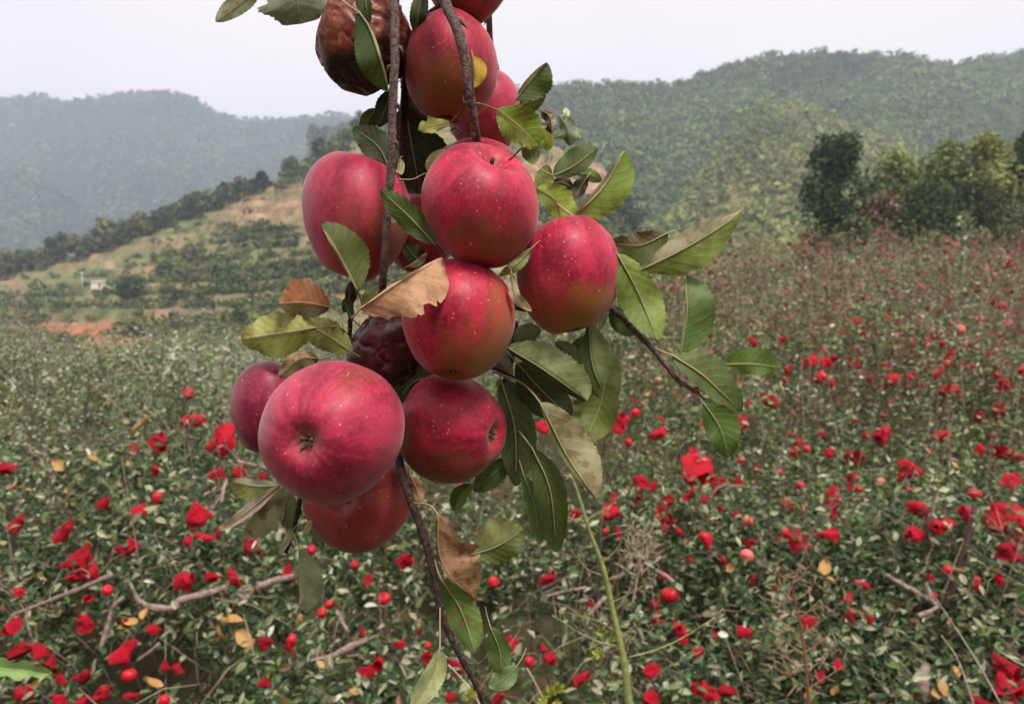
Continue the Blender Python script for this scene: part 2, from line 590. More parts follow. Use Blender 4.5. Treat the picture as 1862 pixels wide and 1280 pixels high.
# terraced hillside on the left
terr = Hill(-420, 1160, 52, 175, crest([(-420, 700), (0, 668), (700, 600), (1160, 560)]),
            crest([(-420, 610), (-60, 505), (0, 490), (150, 452), (350, 384), (470, 338), (500, 325), (560, 290), (610, 248), (650, 214), (760, 195), (900, 205), (1000, 262), (1090, 290), (1160, 400)]),
            1.0, 1.3, .05, 33, steps=1.9, stepamt=.88)
SOIL = [  # bare-earth patches on the terraces: px, py, rx, ry, slope, colour
    (545, 337, 75, 2.5, -.02, lin(180, 140, 112)), (530, 364, 110, 3, .02, lin(180, 144, 114)), (470, 386, 60, 4, .12, lin(176, 146, 114)),
    (600, 380, 60, 3, .0, lin(170, 142, 112)), (215, 477, 50, 4, .25, lin(158, 140, 110)),
    (280, 490, 18, 7, .2, lin(180, 136, 108)), (145, 583, 95, 11, -.05, lin(176, 116, 90)), (172, 602, 14, 20, .1, lin(176, 114, 88)),
    (190, 532, 34, 5, 0, lin(166, 142, 114)), (560, 452, 24, 6, -.3, lin(180, 134, 106)), (1030, 300, 90, 9, .1, lin(170, 132, 108)),
    (1060, 330, 70, 9, .1, lin(170, 136, 112)), (310, 556, 34, 6, 0, lin(146, 120, 102)), (390, 560, 34, 6, .0, lin(142, 116, 100)), (20, 510, 26, 4, 0, lin(166, 138, 110)),
    (960, 330, 60, 8, .1, lin(170, 132, 108))]


def terr_col(p, X, py, T):
    n = fbm(p * .12, 61, 4)
    n2 = fbm(p * .7, 62, 3)
    c = lin(122, 126, 84) * (1 + .25 * n2[..., None])
    c = c + (lin(140, 136, 98) - c) * sstep(n, .1, .7)[..., None]
    c = c + (lin(88, 96, 58) - c) * sstep(n, -.1, -.6)[..., None]
    fr = p[..., 2] / terr.steps
    fr = fr - np.floor(fr)
    riser = sstep(fr, .16, .3) * (1 - sstep(fr, .8, .95)) * (.85 + .4 * vn(p * .25, 66))
    where = np.maximum(np.exp(-(((X - 515) / 150) ** 2 + ((py - 366) / 62) ** 2) ** 2), .6 * sstep(n + .3 * n2, -.1, .5))
    where = np.maximum(where, np.exp(-(((X - 1040) / 120) ** 2 + ((py - 320) / 60) ** 2)))
    c = c + (lin(104, 110, 72) * (1 + .2 * n2[..., None]) - c) * (where * .8)[..., None]
    c = c + (lin(180, 134, 108) - c) * np.clip(riser * where * 1.25, 0, 1)[..., None]
    for (x, y, rx, ry, k, sc) in SOIL:
        yy = y + (X - x) * k
        d = np.sqrt(((X - x) / rx) ** 2 + ((py - yy) / ry) ** 2) + .25 * n2
        c = c + (sc * (1 + .15 * n2[..., None]) - c) * sstep(d, 1.15, .8)[..., None]
    return c


terr.mesh('terraced_hillside', 320, 190, terr_col)


def band(px, py, pts, hw):
    xs, ys = zip(*pts)
    return np.exp(-((py - np.interp(px, xs, ys)) / hw) ** 2) * ((px > xs[0]) & (px < xs[-1]))


def terr_dens(px, py, p):
    d = np.zeros(len(px)) + .035
    for (x, y, rx, ry, a) in [(440, 505, 190, 48, 1), (470, 432, 80, 30, .9), (350, 470, 60, 25, .6), (40, 612, 110, 28, 1), (230, 545, 160, 16, .7), (520, 560, 150, 26, .6),
                              (60, 555, 80, 20, .6), (600, 480, 120, 60, .8), (270, 605, 60, 14, .9), (420, 590, 160, 18, .6), (100, 525, 60, 12, .4), (600, 400, 90, 14, .5), (1000, 400, 180, 60, .8)]:
        d = np.maximum(d, a * np.exp(-(((px - x) / rx) ** 2 + ((py - y) / ry) ** 2) * 1.3))
    d = np.maximum(d, band(px, py, [(470, 345), (560, 300), (610, 262), (650, 226), (760, 205), (900, 212), (1000, 270)], 22))
    for (x, y, rx, ry, k, _c) in SOIL:
        dd = ((px - x) / rx) ** 2 + ((py - 8 - y - (px - x) * k) / ry) ** 2
        d = d * (1 - .97 * np.exp(-dd * .42))
    d = d * (1 - np.exp(-(((px - 172) / 36) ** 2 + ((py - 524) / 17) ** 2) ** 2))
    d = d * (1 - .93 * np.exp(-(((px - 515) / 130) ** 2 + ((py - 368) / 46) ** 2) ** 2))
    return d * np.clip(.8 + .5 * fbm(p * .15, 91, 2), .2, 1)


forest('terrace_shrubs', terr, 24000, .6, 1.6, [lin(66, 80, 54), lin(84, 98, 62), lin(112, 116, 72), lin(60, 70, 54), lin(110, 94, 78)], [3, 4, 4, 2, .6], 32, .27, 51, dens=terr_dens, tmax=1.0, near=.75,
       tint=lambda c, p, px, py: c * (1 + .4 * fbm(p * .12, 93, 2))[:, None].clip(.5, 1.6))

M_TRUNK = bark_mat('trunk_bark', lin(62, 50, 42), lin(96, 82, 70), 6)


def tree(name, label, base, h, rx, col, n, qs, seed, group=None, trunkh=.3, cat='tree', lumps=9, low=.12):
    """Trunk with limbs, and a crown of many leaf sprays gathered in uneven clumps."""
    r = np.random.default_rng(seed)
    root = empty(name, base)
    tag(root, label, cat, group)
    parts = []
    tp = smooth_path([(0, 0, -.3), (r.normal() * .04 * h, 0, h * .3), (r.normal() * .05 * h, r.normal() * .04 * h, h * .75)], 5)
    parts.append(tube(tp, [h * .03, h * .022, h * .008], 7))
    L = []
    for k in range(lumps):
        z = h * (low + .12 + (.95 - low - .12) * (k + r.random()) / lumps)
        prof = math.sin(min(1, max(.12, (z / h - low) / (1 - low) * .8 + .2)) * math.pi) ** .6
        a = r.uniform(0, 6.283)
        rad = rx * prof * r.uniform(.25, .75)
        c = np.array((math.cos(a) * rad, math.sin(a) * rad, z))
        L.append((c, rx * r.uniform(.34, .55) * (.5 + .5 * prof)))
        i = int(min(len(tp) - 1, max(1, z / h * .8 * len(tp))))
        parts.append(tube(smooth_path([tp[i] - (0, 0, h * .06), (tp[i] + c) / 2, c], 3), [h * .01, h * .003], 5))
    v, q, t = merge(parts)
    link('trunk', npmesh('trunk', v, [q, t]), M_TRUNK, root)
    V, Q, Cc, k0 = [], [], [], 0
    for i, (c, R) in enumerate(L):
        m = max(8, int(n / lumps))
        d = r.normal(size=(m, 3))
        d /= np.linalg.norm(d, axis=1)[:, None]
        pts = c + d * (R * (.3 + .95 * r.random(m) ** .7))[:, None] * np.array((1, 1, .8))
        cc = np.array(col) * (1 + .35 * (r.random((m, 1)) * 2 - 1)) * (1 + .12 * r.normal())
        v, q, cc = crowns(pts, np.full(m, qs), cc, 3, .8, 1, seed * 31 + i)
        V.append(v), Q.append(q + k0), Cc.append(cc)
        k0 += len(v)
    link('crown', npmesh('crown', np.vstack(V), [np.vstack(Q)], np.vstack(Cc), smooth=False), M_FOREST, root)
    return root


def on_hill(hill, px, py):
    t = np.linspace(0, 1, 600)
    p, yy = hill.pos(np.full(600, float(px)), t)
    s = (p - CAM)
    cpy = 640 - F * (s @ UP) / (s @ FW)
    i = int(np.argmin(np.abs(cpy - py)))
    return p[i]


# hedge of dark trees along the terrace edge, and single trees on the hillside
r = np.random.default_rng(5)
hx = np.linspace(-60, 455, 27)
for i, x in enumerate(hx):
    yy = np.interp(x, [-60, 0, 150, 250, 370, 455], [528, 505, 470, 435, 388, 358])
    b = on_hill(terr, x, yy)
    d = b[1]
    h = (44 - 10 * abs(x - 200) / 260 + r.normal() * 4) / F * d
    tree('hedge_tree', 'dark bushy tree in the row along the upper terrace edge', b, h, h * .55, [lin(74, 84, 58), lin(108, 108, 72), lin(82, 94, 62)][i % 3], 150, h * .11, 100 + i,
         'dark trees in the row along the terrace edge', lumps=7, low=.02)
for i, (x, yy, hp, rp, c, lab) in enumerate([
        (478, 352, 34, 19, lin(48, 60, 46), 'lone round dark tree at the left end of the bare terraces'),
        (583, 292, 38, 14, lin(70, 84, 60), 'small upright tree standing out above the terrace skyline'),
        (530, 318, 30, 20, lin(96, 108, 66), 'light green bush above the tan terrace, next to the lone dark tree'),
        (240, 540, 34, 34, lin(60, 84, 56), 'round green bush to the right of the little white hut'),
        (1140, 420, 60, 28, lin(62, 74, 52), 'dim green tree on the slope right of the bare earth, under the bright leaf')]):
    b = on_hill(terr, x, yy)
    tree('hillside_tree', lab, b, hp / F * b[1], rp / F * b[1], c, 320, hp / F * b[1] * .09, 160 + i, lumps=8, low=.05)

# white hut and pole
b = on_hill(terr, 179, 523)
hut = tag(empty('hut', b), 'tiny white hut with a pale roof on the left hillside', 'hut')
u = b[1] / F


def box(x0, x1, y0, y1, z0, z1):
    V = np.array([(x, y, z) for z in (z0, z1) for y in (y0, y1) for x in (x0, x1)], float)
    q = np.array([(0, 2, 3, 1), (4, 5, 7, 6), (0, 1, 5, 4), (2, 6, 7, 3), (0, 4, 6, 2), (1, 3, 7, 5)])
    return V, q, np.zeros((0, 3), int)


def plain(name, c, rough=.7):
    gg = G(name)
    n = gg.noise(9, 4, gg.obj())
    return gg.pbr(gg.mix(gg.rng(n, .35, .7, 0, .35), c, tuple(np.array(c) * .6)), rough, .3)


M_WHITE = plain('white_wall', lin(226, 218, 208))
M_ROOF = plain('pale_roof', lin(206, 196, 188))
M_DOOR = plain('dark_door', lin(92, 80, 74))
v, q, t = box(-11 * u, 11 * u, -5 * u, 5 * u, -3 * u, 10 * u)
link('wall', npmesh('wall', v, [q], smooth=False), M_WHITE, hut)
rv = np.array([(-12.5 * u, -7 * u, 10 * u), (12.5 * u, -7 * u, 10 * u), (12.5 * u, 7 * u, 11.5 * u), (-12.5 * u, 7 * u, 11.5 * u),
               (-12.5 * u, -7 * u, 11 * u), (12.5 * u, -7 * u, 11 * u), (12.5 * u, 7 * u, 12.5 * u), (-12.5 * u, 7 * u, 12.5 * u)])
rq = np.array([(0, 3, 2, 1), (4, 5, 6, 7), (0, 1, 5, 4), (1, 2, 6, 5), (2, 3, 7, 6), (3, 0, 4, 7)])
link('roof', npmesh('roof', rv, [rq], smooth=False), M_ROOF, hut)
v, q, t = box(3 * u, 7 * u, -5.3 * u, -5.02 * u, 0, 7 * u)
link('door', npmesh('door', v, [q], smooth=False), M_DOOR, hut)
b = on_hill(terr, 150, 527)
v, q, t = tube([(0, 0, -.5), (0, 0, 34 * u)], [1.0 * u, .7 * u], 7)
v2, q2, t2 = box(-4 * u, 4 * u, -.4 * u, .4 * u, 30 * u, 31 * u)
vv, qq, tt = merge([(v, q, t), (v2, q2, t2)])
o = link('utility_pole', npmesh('utility_pole', vv, [qq, tt]), M_ROOF, loc=b)
tag(o, 'thin pale pole standing left of the little white hut', 'pole')

# ------------------------------------------------------------------ orchard below the camera
YT = np.array([0.8, 1.5, 2.6, 3.5, 4.5, 6, 9, 15, 25, 40, 60])
DL = np.array([1.75, 1.62, 1.42, 1.15, .85, .72, .66, .8, 1.25, 3.2, 9])
DR = np.array([1.75, 1.62, 1.42, 1.15, .86, .52, .08, -.8, -2.0, -3.4, -4])


def canopy(x, y, bumps=True):
    uu = x / np.maximum(y, .5)
    k = sstep(uu, -.28, .26)
    d = np.interp(y, YT, DL) * (1 - k) + np.interp(y, YT, DR) * k
    z = CAM[2] - d
    if bumps:
        p = np.stack((x, y, np.zeros_like(x)), -1)
        z = z + vn(p * .9, 301) * .2 * np.clip(y / 3, .6, 2.8) + vn(p * 2.6, 302) * .1
    return z


# soil under the trees
ys = np.concatenate((np.linspace(.6, 12, 70), np.linspace(12.5, 60, 70)))
us = np.linspace(-1.1, 1.1, 100)
U, Y = np.meshgrid(us, ys)
X = U * (Y + 1.5)
Z = canopy(X, Y, False) - .75 - .03 * Y.clip(0, 20) + .12 * vn(np.stack((X, Y, X * 0), -1) * .7, 9)
i = np.arange(len(ys) - 1)[:, None] * 100 + np.arange(99)[None]
q = np.stack((i, i + 1, i + 101, i + 100), -1).reshape(-1, 4)
g = G('orchard_soil')
n1, n2 = g.noise(1.2, 4, g.obj()), g.noise(9, 5, g.obj())
M_SOIL = g.pbr(g.mix(g.rng(n1, .35, .65), lin(66, 62, 44), g.mix(g.rng(n2, .4, .6), lin(96, 80, 60), lin(58, 66, 38))), .95, .1, g.bump(n2, .05))
tag(link('orchard_ground', npmesh('orchard_ground', np.stack((X, Y, Z), -1).reshape(-1, 3), [q]), M_SOIL), kind='structure')


# the terrace the camera stands on, and an added bank behind blocking sky light
bx = np.linspace(-40, 40, 90)
by = np.concatenate((np.linspace(.75, -1.6, 10), np.linspace(-1.8, -14, 40)))
BX, BY = np.meshgrid(bx, by)
BZ = np.interp(-BY, [-.75, -.2, 1.6, 2.2, 5, 9, 14], [1.25, 2.2, 2.35, 2.7, 5.6, 7.4, 8.2]) + .16 * fbm(np.stack((BX, BY, BX * 0), -1) * .9, 17, 3) * (BY < -.2)
i = np.arange(len(by) - 1)[:, None] * 90 + np.arange(89)[None]
q = np.stack((i, i + 90, i + 91, i + 1), -1).reshape(-1, 4)
tag(link('sky_block_bank', npmesh('sky_block_bank', np.stack((BX, BY, BZ), -1).reshape(-1, 3), [q]), M_SOIL), kind='structure')


def leaves_geo(B, dirv, nrm, L, W, col, fold, rich):
    """Many small leaves: base B, direction, normal, length, width; rich ones have six outline points."""
    side = np.cross(dirv, nrm)
    side /= np.linalg.norm(side, axis=1)[:, None] + 1e-9
    up = np.cross(side, dirv)
    L, W = L[:, None], W[:, None]
    f = fold[:, None]
    tip = B + dirv * L - up * L * .12
    if rich:
        l1 = B + dirv * L * .3 + side * W * .9 + up * W * f
        l2 = B + dirv * L * .68 + side * W * .8 + up * W * f
        r1 = B + dirv * L * .3 - side * W * .9 + up * W * f
        r2 = B + dirv * L * .68 - side * W * .8 + up * W * f
        V = np.stack((B, l1, l2, tip, r2, r1), 1).reshape(-1, 3)
        k = np.arange(len(B))[:, None] * 6
        q = np.concatenate((k + np.array([[0, 1, 2, 3]]), k + np.array([[0, 3, 4, 5]])))
        return V, q, np.zeros((0, 3), int), np.repeat(col, 6, 0)
    l1 = B + dirv * L * .5 + side * W + up * W * f
    r1 = B + dirv * L * .5 - side * W + up * W * f
    V = np.stack((B, l1, tip, r1), 1).reshape(-1, 3)
    k = np.arange(len(B))[:, None] * 4
    t = np.concatenate((k + np.array([[0, 1, 2]]), k + np.array([[0, 2, 3]])))
    return V, np.zeros((0, 4), int), t, np.repeat(col, 4, 0)


def shoots(n, y0, y1, nl, length, leafL, rich, seed, ypow=1.0, depth=.35, spread=.55):
    r = np.random.default_rng(seed)
    y = y0 + (y1 - y0) * r.random(n) ** ypow
    x = (r.random(n) * 2 - 1) * (.78 * y + .5)
    p2 = np.stack((x, y, x * 0), -1)
    gap = fbm(p2 * (1.5 if y1 < 8 else .8), 311, 3)
    keep = r.random(n) < np.clip(.6 + 1.0 * gap, .08, 1)
    x, y = x[keep], y[keep]
    n = len(x)
    z = canopy(x, y) - depth * r.random(n) ** 1.3 - length * .55
    base = np.stack((x, y, z), -1)
    ax = np.stack((r.normal(size=n) * spread, r.normal(size=n) * spread - .15, np.ones(n)), -1)
    ax /= np.linalg.norm(ax, axis=1)[:, None]
    ln = length * r.uniform(.5, 1.3, n)
    t = (np.arange(nl) + .5) / nl
    ref = np.array((.3, .9, .1))
    A = np.cross(ax, ref)
    A /= np.linalg.norm(A, axis=1)[:, None]
    Bv = np.cross(ax, A)
    ph = r.uniform(0, 6.28, n)[:, None] + np.arange(nl)[None] * 2.4 + r.normal(size=(n, nl)) * .4
    out = A[:, None] * np.cos(ph)[..., None] + Bv[:, None] * np.sin(ph)[..., None]
    tt = np.clip(t[None] + r.normal(size=(n, nl)) * .06, 0, 1.05)
    Bp = base[:, None] + ax[:, None] * (ln[:, None] * tt)[..., None]
    lift = r.normal(size=(n, nl)) * .35 + .35
    dv = out + ax[:, None] * lift[..., None]
    dv[..., 2] -= .25
    dv /= np.linalg.norm(dv, axis=-1)[..., None]
    nr = ax[:, None] + r.normal(size=dv.shape) * .45
    LL = leafL * r.uniform(.55, 1.25, (n, nl))
    sc = np.repeat(y, nl)
    X, Yv = np.repeat(x, nl), sc
    m = n * nl
    uu = X / Yv
    # leaf colours: greens with pale undersides, some dying reddish and brown ones
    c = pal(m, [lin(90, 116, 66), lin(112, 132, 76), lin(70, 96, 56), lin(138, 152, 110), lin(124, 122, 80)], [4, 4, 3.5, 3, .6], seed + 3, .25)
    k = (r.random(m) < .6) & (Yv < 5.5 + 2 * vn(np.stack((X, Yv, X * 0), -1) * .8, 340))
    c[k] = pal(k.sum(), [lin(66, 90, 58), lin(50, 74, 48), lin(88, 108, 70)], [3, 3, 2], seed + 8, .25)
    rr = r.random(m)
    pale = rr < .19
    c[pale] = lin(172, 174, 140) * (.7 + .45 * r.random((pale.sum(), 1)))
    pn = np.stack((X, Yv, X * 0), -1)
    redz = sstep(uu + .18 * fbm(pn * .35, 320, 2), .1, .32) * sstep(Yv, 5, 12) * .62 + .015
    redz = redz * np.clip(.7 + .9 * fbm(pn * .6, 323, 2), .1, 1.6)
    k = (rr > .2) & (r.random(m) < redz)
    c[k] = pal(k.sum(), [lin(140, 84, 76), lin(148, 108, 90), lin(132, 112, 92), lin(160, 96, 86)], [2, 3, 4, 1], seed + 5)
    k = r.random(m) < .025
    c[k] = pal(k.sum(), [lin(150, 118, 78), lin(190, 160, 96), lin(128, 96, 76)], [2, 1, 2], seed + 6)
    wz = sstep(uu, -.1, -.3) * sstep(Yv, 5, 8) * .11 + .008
    k = r.random(m) < wz
    c[k] = lin(222, 222, 206)
    f = r.uniform(-.1, .45, m)
    return leaves_geo(Bp.reshape(-1, 3), dv.reshape(-1, 3), nr.reshape(-1, 3), LL.ravel(), LL.ravel() * r.uniform(.15, .29, m), c, f, rich), (base, ax, ln)


geo, st1 = shoots(9000, 1.7, 4.6, 16, .32, .048, True, 401, .8, .45)
geo2, st2 = shoots(9000, 4.3, 9.5, 14, .34, .056, False, 402, .9, .45)
geo3, st3 = shoots(11000, 9, 26, 11, .5, .085, False, 403, .85, .6)
geo4, st4 = shoots(3000, 25, 44, 10, .8, .16, False, 404, 1, .8)
geo5, st5 = shoots(4200, 2.9, 19, 18, .85, .05, False, 405, .75, -.02, .2)
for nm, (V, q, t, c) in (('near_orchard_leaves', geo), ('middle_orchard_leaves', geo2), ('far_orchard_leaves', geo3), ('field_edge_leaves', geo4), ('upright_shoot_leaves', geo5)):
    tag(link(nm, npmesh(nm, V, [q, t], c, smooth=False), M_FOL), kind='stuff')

# thin shoots that carry the leaves, seen between them
r = np.random.default_rng(77)
parts, cols = [], []
for (base, ax, ln), cnt, rad in ((st1, 1900, .0024), (st2, 1500, .003), (st3, 500, .006), (st5, 2200, .003)):
    for i in r.choice(len(base), min(cnt, len(base)), replace=False):
        e = base[i] + ax[i] * ln[i]
        m_ = (base[i] + e) / 2 + r.normal(size=3) * .02
        v, q, t = tube([base[i] - ax[i] * .15, m_, e], [rad * 1.5, rad * .6], 3)
        parts.append((v, q, t))
        cols.append(np.repeat((lin(128, 106, 94) * r.uniform(.5, 1.7))[None], len(v), 0))
for k in range(1300):                      # dry straws and last year's weed stalks
    y = 2.0 + 9 * r.random() ** 1.3
    x = r.uniform(-.75, .75) * y
    z = float(canopy(np.array([x]), np.array([y]))[0])
    a = r.uniform(0, 6.28)
    ln = r.uniform(.08, .3)
    p0 = np.array((x, y, z - .08))
    h_ = np.array((math.cos(a), math.sin(a), r.uniform(-.1, 1.1))) * ln
    v, q, t = tube([p0, p0 + h_ * .55 + (0, 0, .03), p0 + h_], [.0022, .0012], 3)
    parts.append((v, q, t))
    cols.append(np.repeat((lin(190, 166, 142) * r.uniform(.55, 1.1))[None], len(v), 0))
v, q, t = merge(parts)
tag(link('orchard_twigs', npmesh('orchard_twigs', v, [q, t], np.vstack(cols)), M_STEM), kind='stuff')


def hit(px, py, lift=0.0):
    y = np.concatenate((np.linspace(1.2, 8, 1400), np.linspace(8, 45, 1600)))
    d = Dy(px, py)
    pts = CAM + d * y[:, None]
    zc = canopy(pts[:, 0], pts[:, 1])
    k = np.nonzero(pts[:, 2] < zc)[0]
    i = k[0] if len(k) else len(y) - 1
    return CAM + d * (y[i] - lift)


# leggy upright plants that stand out above the field edge
def leggy(name, label, px, py, top, n, c, seed):
    r = np.random.default_rng(seed)
    b = hit(px, py)
    d = b[1]
    h = (py - top) / F * d
    root = tag(empty(name, b), label, 'plant')
    pth = smooth_path([(0, 0, -.3), (r.normal() * .06 * h, 0, h * .5), (r.normal() * .08 * h, 0, h)], 6)
    v, q, t = tube(pth, [.012 * h + .004, .003 * h], 5)
    link('stem', npmesh('stem', v, [q, t], np.repeat(lin(120, 112, 88)[None], len(v), 0)), M_STEM, root)
    k = r.integers(0, len(pth), n)
    B = pth[k] + r.normal(size=(n, 3)) * .035 * h
    dv = r.normal(size=(n, 3)) + (0, 0, .5)
    dv /= np.linalg.norm(dv, axis=1)[:, None]
    L = np.full(n, .085 * h) * r.uniform(.6, 1.3, n)
    V, q, t, cc = leaves_geo(B, dv, r.normal(size=(n, 3)), L, L * .32, c * r.uniform(.6, 1.35, (n, 1)), r.uniform(0, .4, n), False)
    link('foliage', npmesh('foliage', V, [t], cc, smooth=False), M_FOL, root)


leggy('leggy_shrub', 'tall pale leafy shoot rising in front of the dark shrubs on the right', 1745, 530, 395, 110, lin(150, 158, 122), 1)
leggy('leggy_shrub', 'upright reddish shoot at the top of the field, left of the pale one', 1503, 520, 445, 90, lin(160, 96, 84), 2)
leggy('leggy_shrub', 'slim green shoot with white tips at the field edge, left of the apples', 285, 660, 560, 90, lin(138, 148, 104), 3)
leggy('leggy_shrub', 'pale shoot with white tips under the brown leaf, left of the apples', 345, 690, 612, 60, lin(176, 178, 152), 4)
leggy('leggy_shrub', 'dark green leafy shoot rising in the middle of the right field', 1600, 700, 560, 110, lin(112, 126, 84), 5)
leggy('leggy_shrub', 'pale leafy shoot beside the coral apple on the right', 1690, 690, 590, 90, lin(150, 158, 120), 6)

# row of trees at the far edge of the field on the right
for i, (x, top, bot, rp, c, n, low, nm, cat, lab) in enumerate([
        (1517, 246, 458, 66, lin(66, 80, 50), 1700, .0, 'dark_tree', 'tree', 'tall dark green tree at the left end of the tree row on the right'),
        (1630, 276, 440, 62, lin(130, 140, 88), 1100, .05, 'olive_tree', 'tree', 'light olive tree next to the tall dark tree'),
        (1712, 262, 430, 68, lin(120, 132, 82), 1100, .05, 'olive_tree', 'tree', 'broad olive green tree in the middle of the tree row'),
        (1790, 242, 430, 60, lin(138, 142, 86), 1200, .05, 'olive_tree', 'tree', 'tallest yellowish olive tree of the row, left of the right-hand dark tree'),
        (1862, 236, 440, 50, lin(78, 92, 58), 1000, .0, 'dark_tree', 'tree', 'dark green tree cut by the right edge of the photo'),
        (1596, 350, 466, 52, lin(126, 108, 84), 900, .0, 'brown_shrub', 'shrub', 'brownish shrub between the tall dark tree and the dark thicket'),
        (1680, 342, 466, 78, lin(74, 86, 56), 1200, .0, 'dark_shrub', 'shrub', 'broad blackish green shrub under the olive trees'),
        (1765, 330, 466, 66, lin(80, 90, 58), 1100, .0, 'dark_shrub', 'shrub', 'tall blackish shrub left of the grey green bush'),
        (1838, 378, 470, 62, lin(106, 116, 80), 1000, .0, 'grey_green_bush', 'bush', 'rounded grey green bush in front of the right-hand dark tree'),
        (1560, 398, 470, 44, lin(88, 96, 62), 600, .0, 'green_bush', 'bush', 'low green bush at the foot of the tall dark tree'),
        (1950, 280, 466, 80, lin(110, 116, 74), 1000, .0, 'green_bush', 'bush', 'green bush just past the right edge beside the dark tree')]):
    Yd = 35 + (0 if 'shrub' in nm or 'bush' in nm else 3) + (i % 3) * .6
    bz = CAM + Dy(x, bot) * Yd
    h = (CAM + Dy(x, top) * Yd)[2] - bz[2]
    tree(nm, lab, bz, h, rp / F * Yd, c, int(n * 1.9), .095, 200 + i, lumps=24, low=low, cat=cat)

for i, (x, top, bot, rp, c, lab) in enumerate([
        (1470, 424, 486, 34, lin(118, 96, 78), 'low rusty shrub left of the foot of the tall dark tree'), (1530, 430, 486, 36, lin(112, 116, 78), 'low olive shrub in front of the tall dark tree'),
        (1610, 424, 486, 40, lin(132, 104, 86), 'low rusty shrub in front of the brownish shrub'), (1690, 428, 490, 42, lin(116, 122, 84), 'low olive shrub before the blackish thicket'),
        (1775, 422, 490, 40, lin(130, 128, 92), 'low pale olive shrub right of the tall pale shoot'), (1850, 430, 492, 40, lin(122, 104, 82), 'low rusty shrub at the right edge before the grey green bush')]):
    Yd = 29 + (i % 3)
    bz = CAM + Dy(x, bot) * Yd
    tree('field_edge_shrub', lab, bz, (CAM + Dy(x, top) * Yd)[2] - bz[2], rp / F * Yd, c, 700, .07, 240 + i, lumps=14, low=.0, cat='shrub')

# ------------------------------------------------------------------ red fruit scattered over the orchard
g = G('red_wrapper')
n1, n2 = g.noise(28, 4, g.obj()), g.noise(120, 3, g.obj())
oi = g.n('ShaderNodeObjectInfo')
c = g.mix(g.rng(n1, .35, .65), lin(238, 34, 60), lin(180, 10, 36))
c = g.mix(g.math('MULTIPLY', g.math('GREATER_THAN', oi.outputs['Random'], .72), .35), c, lin(120, 16, 28))
M_BAG = g.pbr(c, .55, .3, g.bump(n2, .006, .8), trans=.2)
g = G('small_red_apple')
oi = g.n('ShaderNodeObjectInfo')
n1 = g.noise(30, 3, g.obj())
c = g.mix(g.rng(n1, .35, .65), lin(206, 22, 42), lin(168, 18, 32))
c = g.mix(g.math('MULTIPLY', g.math('GREATER_THAN', oi.outputs['Random'], .75), .4), c, lin(120, 20, 26))
M_SMALL = g.pbr(c, .42, .4)
M_CORAL = plain('coral_apple_skin', lin(222, 118, 104), .5)


def sphere_grid(nu, nv):
    th = np.linspace(0, 2 * math.pi, nu, endpoint=False)
    ph = np.linspace(0, math.pi, nv)
    PH, TH = np.meshgrid(ph, th, indexing='ij')
    i = np.arange(nv - 1)[:, None] * nu
    j = np.arange(nu)[None]
    q = np.stack((i + j, i + nu + j, i + nu + (j + 1) % nu, i + (j + 1) % nu), -1).reshape(-1, 4)
    return PH, TH, q


def bag_mesh(seed, open_):
    """A crumpled paper wrapper: crimped neck, creased body, torn lower lip."""
    r = np.random.default_rng(seed)
    nu, nv = 13, 8
    t = np.linspace(0, 1, nv)
    th = np.linspace(0, 2 * math.pi, nu, endpoint=False)
    T, TH = np.meshgrid(t, th, indexing='ij')
    prof = np.interp(T, [0, .1, .3, .6, .85, 1], [.16, .1, .42, .52, .46 if not open_ else .56, .12 if not open_ else .62])
    rad = prof * (1 + .2 * np.sin(TH * 2 + r.uniform(0, 6) + T * 2) + .1 * np.sin(TH * 5 + r.uniform(0, 6)))
    V = np.stack((np.cos(TH) * rad, np.sin(TH) * rad * r.uniform(.6, .9), .6 - T * 1.1), -1)
    cr = fbm(V * 2.3, seed, 2)
    V[..., :2] *= (.95 + .42 * cr)[..., None]
    V += .13 * np.stack([vn(V * 2.7 + k * 9, seed + k) for k in range(3)], -1)
    V[..., 2] += .12 * vn(V * 2.2, seed + 7) * T + (.13 * np.sin(TH * 2 + seed) * sstep(T, .7, 1) if open_ else 0)
    i = np.arange(nv - 1)[:, None] * nu
    j = np.arange(nu)[None]
    q = np.stack((i + j, i + nu + j, i + nu + (j + 1) % nu, i + (j + 1) % nu), -1).reshape(-1, 4)
    v = V.reshape(-1, 3)
    return npmesh('red_wrapper', v, [q], smooth=False)


def small_apple_mesh(seed):
    PH, TH, q = sphere_grid(16, 11)
    rr = np.sin(PH) * (1 + .07 * np.cos(PH))
    z = .92 * np.cos(PH) - .25 * np.exp(-(rr / .3) ** 2) * np.sign(np.cos(PH))
    V = np.stack((np.cos(TH) * rr, np.sin(TH) * rr, z), -1) * .5
    V = V * (1 + .08 * vn(V * 2.5, seed))[..., None]
    return npmesh('red_apple', V.reshape(-1, 3), [q])


